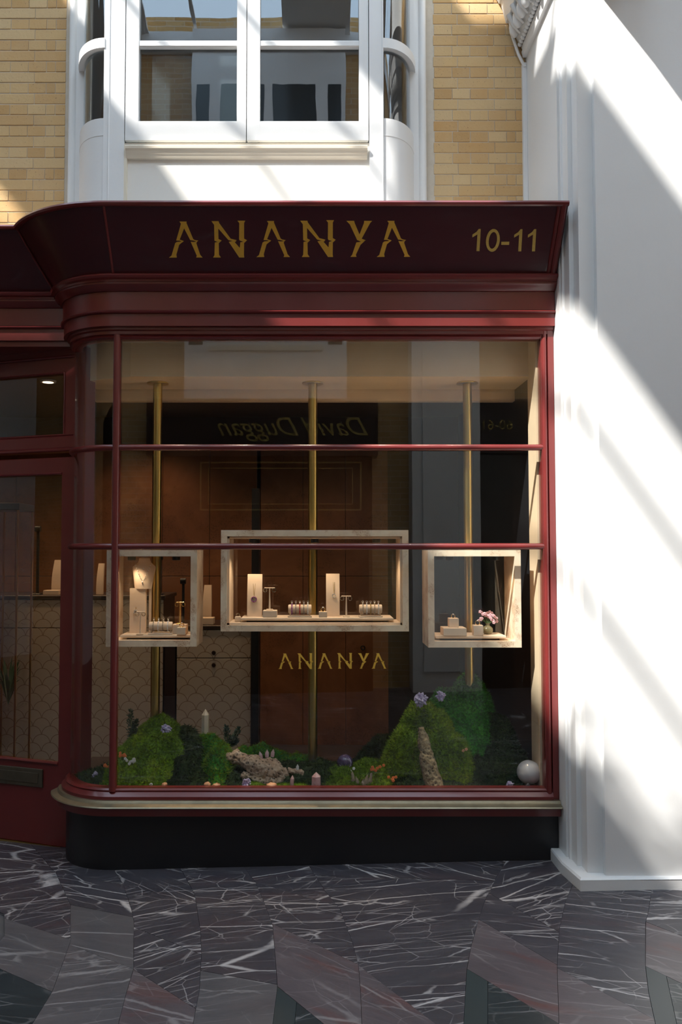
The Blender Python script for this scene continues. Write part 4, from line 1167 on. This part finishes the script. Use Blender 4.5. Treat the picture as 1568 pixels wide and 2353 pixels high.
# unseen scrolls added beside one rib to cast dapples on the pier
fw = MB(); rnd = random.Random(3)
for k in range(11):
    cx_, cy_ = -4.36 + rnd.uniform(-.02, .26), -4.55 - .085 * k + rnd.uniform(-.05, .05)
    r0 = rnd.uniform(.05, .12); pts = []
    for i in range(9):
        a = i * .55 + k; r_ = r0 * (1 - i * .07)
        pts.append((cx_ + r_ * math.cos(a) * .6, cy_ + r_ * math.sin(a), roofz(cy_) - .05))
    fw.tube(pts, [.018, .03, .035, .04, .035, .03, .025, .02, .012], 6)
fw.build('dapple_scrolls', 'white', roof, 60)
# ---- facing side, seen only as reflections in the glass
opp = thing('wall_opposite', (0, OY, 0), 'opposite side of the arcade: brick, white bay and dark shop front', kind='structure')
MB().box(XA, XB, OY - .25, OY, -.3, 8.3).build('brickwork', 'farbrick', opp)
MAT['oppdark'] = simple('dark_brown_paint', (.022, .012, .012), .3, .2, 4)
MAT['oppgold'] = simple('dull_gold_lettering', (.36, .26, .06), .5, .1)
MAT['oppglass'] = simple('dark_shop_window', (.010, .012, .013), .12, .2, 2)
bx = -.57
MB().box(bx - 1.35, bx + 1.28, OY, OY + .30, 2.72, 3.37).build('fascia', 'oppdark', opp)
MB().box(bx - 1.30, bx + 1.22, OY, OY + .20, 0, 2.72).build('shop_window', 'oppglass', opp)
MB().box(bx - .93, bx + .93, OY, OY + .26, 3.37, 8.0).build('bay', 'white', opp)
for zb0, zb1 in ((4.05, 5.55), (5.95, 7.3)):
    for s in (-1, 1):
        MB().box(bx + s * .06, bx + s * .58, OY + .26, OY + .265, zb0, zb1).build('sash_glass', 'oppglass', opp)
        MB().box(bx + s * .72, bx + s * .88, OY + .26, OY + .265, zb0 - .05, zb1).build('sash_glass', 'oppglass', opp)
        MB().box(bx + s * .06, bx + s * .58, OY + .265, OY + .28, zb0 + .72, zb0 + .75).build('sash_bar', 'white', opp)
MB().box(bx - .66, bx + .66, OY + .26, OY + .275, 3.93, 3.99).build('sill_moulding', 'cream', opp)
for (a, b) in ((1.09, 1.86), (-3.2, -2.45)):
    MB().box(a, b, OY, OY + .35, 0, 8.0).build('pilaster', 'white', opp)
    MB().box(a + .12, b - .12, OY + .35, OY + .38, .3, 7.5).build('pilaster_panel', 'white', opp)
MB().box(1.86, 4.2, OY, OY + .28, 2.75, 3.37).build('fascia', 'oppdark', opp)
MB().box(1.86, 4.2, OY, OY + .20, 0, 2.75).build('shop_window', 'oppglass', opp)
MB().box(-6, -3.2, OY, OY + .20, 0, 3.37).build('shop_window', 'oppglass', opp)
def gold_frame(x0, x1, z0, z1, y=OY + .204, t=.018):
    m = MB(); m.box(x0, x1, y, y + .006, z0, z0 + t).box(x0, x1, y, y + .006, z1 - t, z1).box(x0, x0 + t, y, y + .006, z0, z1).box(x1 - t, x1, y, y + .006, z0, z1)
    m.build('gold_line_frame', 'oppgold', opp)
gold_frame(bx - .75, bx + 1.1, 2.1, 2.66); gold_frame(bx - .66, bx + 1.0, 2.17, 2.59, t=.01)
def text_mesh(txt, size, x, z, y, shear, mat, parent):
    cu = bpy.data.curves.new('t', 'FONT'); cu.body = txt; cu.size = size; cu.shear = shear; cu.extrude = .002
    to = bpy.data.objects.new('t', cu); COL.objects.link(to)
    dg = bpy.context.evaluated_depsgraph_get()
    me = bpy.data.meshes.new_from_object(to.evaluated_get(dg))
    bpy.data.objects.remove(to)
    o = bpy.data.objects.new('lettering', me); COL.objects.link(o); me.materials.clear(); me.materials.append(MAT[mat])
    o.parent = parent; o.rotation_euler = (PI / 2, 0, PI); o.location = Vector((x, y, z)) - OFF[parent.name]
    return o
text_mesh('David Duggan', .30, .62, 2.95, OY + .303, .5, 'oppgold', opp)
text_mesh('60-61', .16, 2.25, 3.02, OY + .283, 0, 'oppgold', opp)

# ================================================================== MOSS LANDSCAPE IN THE WINDOW
def mossmat(name, a, b, c):
    t = NT(name); v = t.coord()
    n = t.noise(v, 9, 5, .65); n2 = t.ramp(t.noise(v, 75, 3, .6), [(.36, 0), (.62, 1)])
    col = t.ramp(n, [(.28, a), (.52, b), (.74, c)])
    col = t.mix(t.math('MULTIPLY', n2, .75), col, tuple(x * .35 for x in a))
    return t.pbr(color=col, rough=.85, spec=.2, normal=t.bump(t.noise(v, 120, 4), .8, .006))
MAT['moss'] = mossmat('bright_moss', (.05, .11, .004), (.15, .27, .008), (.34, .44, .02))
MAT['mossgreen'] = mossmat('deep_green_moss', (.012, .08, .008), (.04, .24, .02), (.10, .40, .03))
MAT['mossdarkshade'] = mossmat('dark_moss_and_shade', (.010, .022, .007), (.03, .055, .014), (.06, .09, .02))  # real dark moss, also used to paint shade between the left hills
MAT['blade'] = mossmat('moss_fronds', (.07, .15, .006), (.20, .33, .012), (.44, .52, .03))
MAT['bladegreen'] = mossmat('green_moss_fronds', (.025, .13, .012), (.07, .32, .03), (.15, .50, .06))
MAT['bladedarkshade'] = mossmat('dark_fronds_and_shade', (.010, .024, .009), (.028, .055, .015), (.05, .10, .022))
def bumpmax(x, y, lumps):
    h = 0
    for (cx_, cy_, rx, ry, hh, pw) in lumps:
        d = ((x - cx_) / rx) ** 2 + ((y - cy_) / ry) ** 2
        if d < 1:
            v = hh * (1 - d ** pw)
            h = max(h, v) if min(h, v) <= 0 else math.log(math.exp(40 * h) + math.exp(40 * v) - 1) / 40
    return h
def mound(lumps, label, mat, blade, nblade=9000, blen=.013, name='moss_mound', res=.011, rough=.034, seed=0, hang=0):
    x0 = min(l[0] - l[2] for l in lumps); x1 = max(l[0] + l[2] for l in lumps)
    y0 = max(.045, min(l[1] - l[3] for l in lumps)); y1 = max(l[1] + l[3] for l in lumps)
    x1 = min(x1, PIERX - .09)
    nx = max(8, int((x1 - x0) / res)); ny = max(6, int((y1 - y0) / res))
    so_ = Vector((seed * 3.1, seed * 1.3, seed * .7))
    H_ = [[0] * (nx + 1) for _ in range(ny + 1)]
    for j in range(ny + 1):
        for i in range(nx + 1):
            x = x0 + (x1 - x0) * i / nx; y = y0 + (y1 - y0) * j / ny
            h = bumpmax(x, y, lumps)
            if h > 0:
                q = min(1, h / .05)
                h += q * (rough * noise.noise(Vector((x * 13, y * 13, 0)) + so_) + rough * .6 * noise.noise(Vector((x * 34, y * 34, 2)) + so_) + rough * .35 * noise.noise(Vector((x * 80, y * 80, 4)) + so_))
            H_[j][i] = max(h, 0)
    rows = [[(x0 + (x1 - x0) * i / nx + .008 * noise.noise(Vector((i * .6, j * .6, seed))), y0 + (y1 - y0) * j / ny, ZP + .001 + H_[j][i]) for i in range(nx + 1)] for j in range(ny + 1)]
    cx_ = sum(l[0] for l in lumps) / len(lumps); cy_ = sum(l[1] for l in lumps) / len(lumps)
    t = thing(name, (cx_, cy_, ZP), label, 'moss', 'moss hillocks in the window')
    m = MB(); n = nx + 1
    vs_ = [p for r in rows for p in r]; fs = []
    for j in range(ny):
        for i in range(nx):
            if max(H_[j][i], H_[j][i + 1], H_[j + 1][i], H_[j + 1][i + 1]) > .001:
                fs.append((j * n + i, j * n + i + 1, (j + 1) * n + i + 1, (j + 1) * n + i))
    used = sorted({k for f in fs for k in f}); mp = {k: q for q, k in enumerate(used)}
    m.add([vs_[k] for k in used], [tuple(mp[k] for k in f) for f in fs])
    m.build('cushion', mat, t, 80)
    # fronds
    b = MB(); rnd = random.Random(seed + 11)
    faces = fs
    areas = []
    tot = 0
    for f in faces:
        a, b1, c, d = (Vector(vs_[k]) for k in f)
        ar = ((b1 - a).cross(d - a)).length; tot += ar; areas.append(tot)
    import bisect
    bv, bf = [], []
    for _ in range(nblade):
        f = faces[bisect.bisect_left(areas, rnd.random() * tot) % len(faces)]
        a, b1, c, d = (Vector(vs_[k]) for k in f)
        u, v = rnd.random(), rnd.random()
        p = a + (b1 - a) * u + (d - a) * v
        nr = (b1 - a).cross(d - a)
        if nr.length < 1e-9: continue
        nr.normalize()
        if nr.z < 0: nr = -nr
        dr = (nr + Vector((rnd.gauss(0, .5), rnd.gauss(0, .5), rnd.gauss(0, .4) - hang))).normalized()
        s = dr.orthogonal().normalized() * blen * rnd.uniform(.10, .22)
        L = blen * rnd.uniform(.5, 1.5)
        k = len(bv)
        q = p - nr * .003
        if q.y < .03: continue
        tip = p + dr * L
        if tip.y < .024: tip.y = .024
        bv += [tuple(q - s), tuple(q + s), tuple(tip)]; bf.append((k, k + 1, k + 2))
    b.v = bv; b.f = bf
    b.build('fronds', blade, t, 80, kind='stuff')
    return t
def L(px, py_top, Y, wpx, ry, pw=1.1):
    """lump whose crest shows at (px,py_top) when centred at depth Y"""
    p = P(px, py_top, Y); return (p.x, Y, wpx * (Y + 4.4) / F, ry, p.z - ZP, pw)
mound([L(368, 1640, .36, 84, .18, 1.0), L(318, 1695, .30, 70, .18, 1.2), L(350, 1680, .26, 90, .16, 1.1), L(300, 1745, .18, 70, .12, 1.3), L(405, 1700, .26, 66, .16, 1.2), L(340, 1755, .14, 90, .08, 1.4)],
      'tall bright moss hill at the foot of the left pole', 'moss', 'blade', 15000, seed=1)
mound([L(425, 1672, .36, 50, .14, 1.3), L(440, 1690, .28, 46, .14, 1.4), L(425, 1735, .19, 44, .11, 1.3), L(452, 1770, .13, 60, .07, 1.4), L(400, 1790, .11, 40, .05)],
      'dark trailing fern moss and painted shade between the two left moss hills', 'mossdarkshade', 'bladedarkshade', 9000, .024, seed=2, hang=1.1)  # dark trailing moss; its colour also paints the shaded gap here
mound([L(478, 1686, .32, 44, .14, 1.4), L(502, 1706, .26, 40, .14, 1.4), L(496, 1735, .19, 40, .11, 1.4), L(500, 1775, .13, 38, .07, 1.4)],
      'green moss hill left of the cork bark', 'mossgreen', 'blade', 8000, .014, seed=21)
mound([L(590, 1716, .50, 90, .10), L(660, 1735, .46, 80, .10), L(720, 1752, .46, 80, .12)], 'low moss ridge behind the cork bark', 'mossgreen', 'blade', 6000, seed=3)
mound([L(800, 1762, .20, 56, .12), L(855, 1752, .24, 60, .14), L(880, 1775, .15, 50, .08), L(775, 1785, .12, 34, .06)], 'rounded bright moss mound right of the pink crystal', 'moss', 'blade', 9000, seed=4)
mound([L(1082, 1560, .44, 66, .20, 1.7), L(1035, 1590, .40, 80, .20, 1.5), L(1060, 1650, .33, 92, .16, 1.5), L(1010, 1600, .42, 60, .2, 1.3)],
      'tall steep moss hill at the foot of the right pole', 'mossgreen', 'bladegreen', 16000, .016, seed=5, res=.010, rough=.04)
mound([L(965, 1616, .29, 64, .13, 1.5), L(1000, 1640, .25, 62, .13, 1.5), L(940, 1680, .22, 72, .12, 1.3), L(1035, 1690, .20, 62, .11, 1.4), L(1000, 1735, .17, 84, .08, 1.3), L(1048, 1755, .15, 44, .07, 1.2)],
      'bright yellow-green moss cap on the front of the tall hill', 'moss', 'blade', 14000, .018, seed=51, res=.010, rough=.04)
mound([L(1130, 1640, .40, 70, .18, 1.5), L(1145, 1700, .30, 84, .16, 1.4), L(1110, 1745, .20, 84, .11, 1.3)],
      'dark right-hand slope of the tall moss hill', 'mossdarkshade', 'bladedarkshade', 9000, .016, seed=52, rough=.04)
mound([L(1185, 1712, .52, 60, .12), L(1150, 1770, .25, 80, .14), L(1205, 1790, .16, 44, .09)], 'dark low moss behind the white crystal ball', 'mossdarkshade', 'bladedarkshade', 5000, seed=6)
mound([L(905, 1690, .50, 90, .16), L(870, 1740, .46, 80, .14), L(930, 1770, .16, 60, .10)], 'dark moss slope left of the tall moss hill', 'mossdarkshade', 'bladedarkshade', 8000, .018, seed=7)
mound([(PX(700, .3), .30, .40, .22, .055, 2), (PX(520, .25), .25, .35, .18, .05, 2), (PX(1000, .22), .22, .42, .16, .05, 2), (PX(280, .25), .26, .25, .16, .045, 2)], 'dark ground moss carpeting the display platform', 'mossdarkshade', 'bladedarkshade', 12000, .016, name='moss_carpet', seed=8)
mound([L(675, 1800, .085, 42, .035), L(640, 1803, .075, 30, .03)], 'small bright moss pad in front of the cork bark', 'moss', 'blade', 1500, .008, name='moss_pad', rough=.006, seed=9)
mound([L(585, 1797, .075, 26, .03)], 'small bright moss pad left of the orange stone', 'moss', 'blade', 900, .008, name='moss_pad', rough=.006, seed=10)
mound([L(225, 1792, .20, 44, .10)], 'small moss pad inside the curved glass corner', 'mossgreen', 'bladegreen', 2000, .010, name='moss_pad', rough=.008, seed=12)

# ---- cork bark, driftwood, rocks
def barkmat(name, a, b, c):
    t = NT(name); v = t.coord()
    n = t.noise(v, 26, 7, .72); vo = t.n('TexVoronoi', {'Vector': v, 'Scale': 55.0}).outputs[0]
    col = t.ramp(n, [(.3, a), (.5, b), (.7, c)])
    col = t.mix(t.ramp(vo, [(0, 1), (.18, .8), (.38, 0)]), col, tuple(x * .25 for x in a))
    return t.pbr(color=col, rough=.9, normal=t.bump(t.math('ADD', n, vo), 1.0, .012))
MAT['cork'] = barkmat('cork_bark', (.22, .14, .09), (.48, .35, .25), (.70, .57, .44))
MAT['trunk'] = barkmat('spotted_bark', (.10, .07, .04), (.30, .23, .13), (.50, .42, .27))
MAT['drift'] = simple('grey_driftwood', (.30, .23, .16), .85, .4, 22, bump=.8, bscale=90)
def rough_tube(pts, rs, n, amp, freq, seed, sq=(1, 1)):
    pts = [Vector(p) for p in pts]; K = []
    seg = 9
    for i in range(len(pts) - 1):
        for k in range(seg): K.append((pts[i].lerp(pts[i + 1], k / seg), rs[i] + (rs[i + 1] - rs[i]) * k / seg))
    K.append((pts[-1], rs[-1])); rows = []
    for i, (p, r) in enumerate(K):
        d = (K[min(i + 1, len(K) - 1)][0] - K[max(i - 1, 0)][0]).normalized()
        a = d.cross(Vector((0, 1, 0))).normalized(); b = d.cross(a).normalized()
        row = []
        for k in range(n):
            t = 2 * PI * k / n; dv = a * math.cos(t) * sq[0] + b * math.sin(t) * sq[1]
            q = p + dv * r
            nn = noise.noise(q * freq + Vector((seed, 0, 0))) + .6 * noise.noise(q * freq * 2.3 + Vector((0, seed, 0))) + .4 * noise.noise(q * freq * 5 + Vector((0, 0, seed)))
            row.append(q + dv * nn * amp)
        rows.append(row)
    return MB().grid(rows, closed_u=True, cap=True)
Yc = .17
m = rough_tube([P(524, 1737, Yc + .05), P(560, 1745, Yc + .02), P(600, 1768, Yc), P(640, 1778, Yc), P(668, 1786, Yc)], [.026, .036, .062, .058, .020], 26, .016, 26, 1)
k_ = rough_tube([P(556, 1780, Yc - .02), P(590, 1795, Yc - .04), P(630, 1796, Yc - .04), P(655, 1795, Yc - .03)], [.014, .030, .030, .012], 20, .012, 30, 4)
m.add(k_.v, k_.f)
m.v = [(p[0], max(p[1], .05), max(p[2], ZP + .002)) for p in m.v]
cork = thing('cork_bark', tuple(P(600, 1812, Yc)), 'large knobbly piece of pale cork bark lying on the moss', 'bark')
m.build('log', 'cork', cork, 80)
m = rough_tube([P(662, 1772, Yc), P(682, 1774, Yc - .01), P(698, 1778, Yc - .02)], [.016, .018, .012], 14, .008, 34, 7)
m.build('broken_branch', 'cork', cork, 80)
m = rough_tube([P(967, 1672, .115), P(974, 1700, .11), P(983, 1750, .10), P(1000, 1815, .09)], [.014, .030, .040, .054], 20, .007, 40, 9)
m.v = [(p[0], p[1], max(p[2], ZP + .002)) for p in m.v]
tag(m.build('bark_trunk', 'trunk', sharp=80), 'spotted pale bark trunk leaning against the tall moss hill', 'bark')
m = MB()
for k in range(8):
    a0 = 786 + k * 9; tipx = a0 + (6 if k < 4 else 14); tipy = 1806 - [14, 26, 34, 22, 16, 26, 30, 18][k]
    q = rough_tube([P(a0, 1812, .11), P((a0 + tipx) / 2 + 4, (1812 + tipy) / 2, .11), P(tipx, tipy, .12)], [.016, .013, .003], 10, .004, 50, k)
    m.add(q.v, q.f)
m.v = [(p[0], max(p[1], .05), max(p[2], ZP + .002)) for p in m.v]
tag(m.build('driftwood', 'drift', sharp=60), 'spiky grey driftwood in front of the rounded moss mound', 'driftwood')
def crystal(px, py0, py1, wpx, Y, label, mat, tilt=0, n=6, tipf=.24, name='crystal_point', zb=None):
    b = P(px, py1, Y); t_ = P(px, py0, Y); Hh = t_.z - b.z; r = wpx / 2 * (Y + 4.4) / F * 1.08
    if zb is not None: b.z = zb; Hh = t_.z - zb
    rot = Matrix.Rotation(R(tilt), 3, 'Y') @ Matrix.Rotation(.4, 3, 'Z')
    m = MB(lambda p: Vector(b) + rot @ p)
    rows = [[(rr * math.cos(2 * PI * k / n), rr * math.sin(2 * PI * k / n), z_) for k in range(n)] for rr, z_ in ((r * .92, 0), (r, Hh * .1), (r * .96, Hh * (1 - tipf)), (.0006, Hh))]
    m.grid(rows, closed_u=True, cap=True)
    return tag(m.build(name, mat, sharp=10), label, 'crystal')
def quartz(name, a, b, sub=.0, rough=.18, sc=9):
    t = NT(name); v = t.coord(); n = t.noise(v, sc, 6, .65, .8)
    return t.pbr(color=t.ramp(n, [(.3, a), (.7, b)]), rough=rough, sub=sub, spec=.6)
MAT['rose'] = quartz('rose_quartz', (.42, .22, .24), (.72, .54, .56))
MAT['pale'] = quartz('pale_quartz', (.52, .44, .34), (.72, .64, .52), rough=.4)
MAT['clearq'] = quartz('milky_quartz', (.55, .55, .58), (.82, .82, .84), rough=.12, sc=12)
MAT['amethyst'] = quartz('amethyst', (.20, .15, .36), (.66, .62, .80), sc=40)
MAT['amesphere'] = None
t = NT('banded_amethyst'); v = t.coord()
n_ = t.noise(v, 14, 6, .7, 1.5)
MAT['amesphere'] = t.pbr(color=t.ramp(n_, [(.35, (.035, .022, .06)), (.52, (.10, .075, .16)), (.58, (.5, .46, .58)), (.63, (.08, .06, .13))]), rough=.12)
t = NT('selenite_ball'); v = t.coord(); n_ = t.noise(v, 7, 5, .6, 1.0)
MAT['selenite'] = t.pbr(color=t.ramp(n_, [(.3, (.52, .52, .56)), (.6, (.68, .67, .70)), (.8, (.80, .78, .80))]), rough=.2)
MAT['orange'] = simple('orange_petals', (.75, .20, .05), .6, .25, 80)
MAT['whiteflower'] = simple('white_petals', (.75, .75, .78), .6, .1, 80)
MAT['stoneor'] = simple('orange_agate', (.62, .32, .18), .3, .35, 30)
MAT['greyrock'] = simple('dark_grey_rock', (.06, .06, .07), .6, .4, 30, bump=.6)
crystal(472, 1629, 1690, 17, .33, 'pale beige crystal obelisk standing on the dark moss hill', 'pale', 0, 6, .22, 'crystal_obelisk')
crystal(727, 1774, 1812, 21, .08, 'pink quartz point standing at the front of the window', 'rose', 0, 6, .30, zb=ZP + .001)
crystal(671, 1781, 1808, 9, .07, 'small pink crystal point in front of the cork bark', 'rose', 3, 6, .3)
crystal(684, 1756, 1772, 7, .16, 'tiny clear crystal point on the cork branch', 'clearq', 0, 6, .35)
for px, py, tl_, lb in ((601, 1726, -14, 'leftmost'), (614, 1722, 0, 'middle'), (626, 1721, 8, 'rightmost')):
    crystal(px, py, py + 18, 9, .20, lb + ' of three small pink crystals on top of the cork bark', 'rose', tl_, 6, .45)
p = P(793, 1752, .22); r_ = 18.5 * 4.62 / F
tag(MB().ball(p, r_, 32, 20).build('amethyst_ball', 'amesphere', sharp=80), 'dark banded amethyst ball resting on the moss mound', 'crystal ball')
p = P(1216, 1783, .115); r_ = 27 * 4.515 / F; p.z = ZP + r_ + .002
tag(MB().ball(p, r_, 36, 24).build('white_crystal_ball', 'selenite', sharp=80), 'large milky white crystal ball at the right end of the window', 'crystal ball')
def cluster(px0, px1, py0, py1, Y, label, mat='amethyst', n=26, seed=0):
    a, b = P(px0, py1, Y), P(px1, py0, Y); c = (a + b) / 2; rx, rz = (b.x - a.x) / 2, (b.z - a.z) / 2
    rnd = random.Random(seed); t = thing('amethyst_cluster', (c.x, Y, a.z), label, 'crystal cluster', 'amethyst clusters')
    MB().ball(c, (rx * .7, rx * .5, rz * .7), 10, 7, .5, seed).build('matrix', mat, t, 10)
    m = MB()
    for _ in range(n):
        d = Vector((rnd.gauss(0, 1), -abs(rnd.gauss(0, .8)), rnd.gauss(0, 1))).normalized()
        q = c + Vector((d.x * rx * .6, d.y * rx * .4, d.z * rz * .6)); s_ = rnd.uniform(.25, .5) * min(rx, rz)
        u = d.orthogonal().normalized(); w_ = d.cross(u)
        ring = [[q + (u * math.cos(2 * PI * k / 6) + w_ * math.sin(2 * PI * k / 6)) * s_ * .45 * f + d * s_ * h for k in range(6)] for f, h in ((1, 0), (1, .6), (.05, 1.1))]
        m.grid(ring, closed_u=True, cap=True)
    m.build('crystal_points', mat, t, 10, kind='stuff')
cluster(945, 986, 1590, 1626, .20, 'large amethyst cluster on the left shoulder of the tall moss hill', seed=1)
cluster(1001, 1025, 1586, 1612, .21, 'smaller greyish amethyst cluster on the tall moss hill', seed=2)
cluster(366, 398, 1663, 1685, .19, 'amethyst cluster on the tall bright moss hill', seed=3)
cluster(552, 580, 1786, 1811, .07, 'amethyst and white cluster at the front beside the cork bark', seed=4)
cluster(210, 230, 1770, 1798, .16, 'pale amethyst cluster inside the curved glass corner', seed=5)
cluster(1160, 1184, 1793, 1811, .08, 'purple rock beside the white crystal ball', seed=6, n=10)
def stone(px0, px1, py0, py1, Y, label, mat, seed, name='agate_stone'):
    a, b = P(px0, py1, Y), P(px1, py0, Y); c = (a + b) / 2
    o = MB().ball(c, ((b.x - a.x) / 2, (b.x - a.x) * .4, (b.z - a.z) / 2), 14, 10, .35, seed).build(name, mat, sharp=80)
    return tag(o, label, 'stone')
stone(468, 486, 1797, 1812, .07, 'left one of a pair of orange agate stones', 'stoneor', 1)
stone(487, 508, 1799, 1812, .07, 'right one of a pair of orange agate stones', 'stoneor', 2)
stone(612, 638, 1799, 1813, .06, 'single orange agate stone in front of the cork bark', 'stoneor', 3)
stone(371, 385, 1798, 1811, .07, 'small brown stone at the foot of the tall bright moss hill', 'stoneor', 4)
stone(1209, 1219, 1800, 1812, .05, 'tiny dark pebble in front of the white crystal ball', 'greyrock', 5)
def shard():
    m = rough_tube([P(944, 1812, .12), P(935, 1790, .13), P(925, 1762, .14)], [.016, .013, .004], 8, .003, 40, 3)
    m.v = [(p[0], p[1], max(p[2], ZP + .002)) for p in m.v]
    tag(m.build('rock_shard', 'greyrock', sharp=25), 'dark grey rock shard leaning beside the bark trunk', 'rock')
shard()
def flowers(px, py, rpx, Y, label, mat, n, seed):
    p = P(px, py, Y); rad = rpx * (Y + 4.4) / F; rnd = random.Random(seed)
    t = thing('flower_sprig', tuple(p), label, 'flowers', 'small flowers in the moss')
    m = MB(); s_ = MB()
    for _ in range(n):
        c = p + Vector((rnd.uniform(-1, 1) * rad, rnd.uniform(-.4, .2) * rad, rnd.uniform(-.6, .8) * rad * .8))
        for k in range(5):
            a = 2 * PI * k / 5
            m.ball((c.x + .0045 * math.cos(a), c.y - .001, c.z + .0045 * math.sin(a)), (.0042, .0022, .0042), 6, 4)
        s_.tube([c, p + Vector((0, .01, -rad * 1.1))], .001, 4)
    m.build('petals', mat, t, 60, kind='stuff'); s_.build('stems', 'stem', t, 60)
for i, (px, py, r_, Y, mt, n_, lb) in enumerate(((281, 1737, 10, .12, 'orange', 8, 'orange flower sprig beside the mullion'), (246, 1760, 6, .14, 'orange', 4, 'orange flower sprig in the curved corner, upper one'), (246, 1799, 7, .11, 'orange', 4, 'orange flower sprig in the curved corner, lower one'),
        (862, 1767, 8, .10, 'orange', 6, 'orange flower sprig above the driftwood'), (877, 1761, 6, .12, 'orange', 4, 'tiny orange flower sprig right of the driftwood sprig'), (902, 1791, 9, .08, 'orange', 6, 'low orange flower sprig right of the driftwood'),
        (300, 1750, 15, .11, 'whiteflower', 10, 'white flower sprig at the foot of the tall bright moss hill'), (352, 1804, 10, .07, 'whiteflower', 5, 'small whitish dried sprig at the front of the window'), (800, 1768, 13, .16, 'whiteflower', 7, 'white blossoms under the dark amethyst ball'), (1065, 1722, 8, .10, 'stoneor', 3, 'dry brownish sprig on the tall moss hill'))):
    flowers(px, py, r_, Y, lb, mt, n_, i)
def cypress(parts, Y, label, seed):
    rnd = random.Random(seed); b = P(parts[0][0], parts[0][1], Y)
    t = thing('cypress_sprig', tuple(b), label, 'sprig', 'dark evergreen sprigs')
    s_ = MB(); m = MB()
    for (x0, y0, x1, y1, wpx) in parts:
        a, c = P(x0, y0, Y), P(x1, y1, Y); s_.tube([a, c], [.004, .0015], 5)
        wd = wpx * (Y + 4.4) / F
        for _ in range(230):
            u = rnd.random(); q = a.lerp(c, u); prof = math.sin(PI * min(1, .25 + u * .75)) * wd * .5 + .003
            d = Vector((rnd.gauss(0, 1), rnd.gauss(0, 1), rnd.uniform(.2, 1.2))).normalized()
            q2 = q + Vector((d.x, d.y * .7, 0)) * prof * rnd.random()
            L_ = rnd.uniform(.010, .02); sd2 = d.orthogonal().normalized() * .0035
            m.add([q2, q2 + d * L_ * .5 + sd2, q2 + d * L_, q2 + d * L_ * .5 - sd2], [(0, 1, 2, 3)])
    s_.build('stem', 'stem', t, 60); m.build('needles', 'cyp', t, 60, kind='stuff')
MAT['cyp'] = simple('dark_evergreen', (.012, .045, .022), .7, .5, 40)
cypress([(304, 1705, 300, 1632, 17), (306, 1690, 314, 1655, 9)], .26, 'dark evergreen sprig at the left of the tall bright moss hill', 1)
cypress([(526, 1715, 520, 1668, 12), (530, 1715, 550, 1672, 13), (532, 1716, 546, 1702, 9)], .34, 'dark evergreen sprig behind the left end of the cork bark', 2)
cypress([(690, 1800, 725, 1752, 30), (725, 1800, 745, 1755, 28)], .34, 'very dark spiky fern at the foot of the central pole', 3)
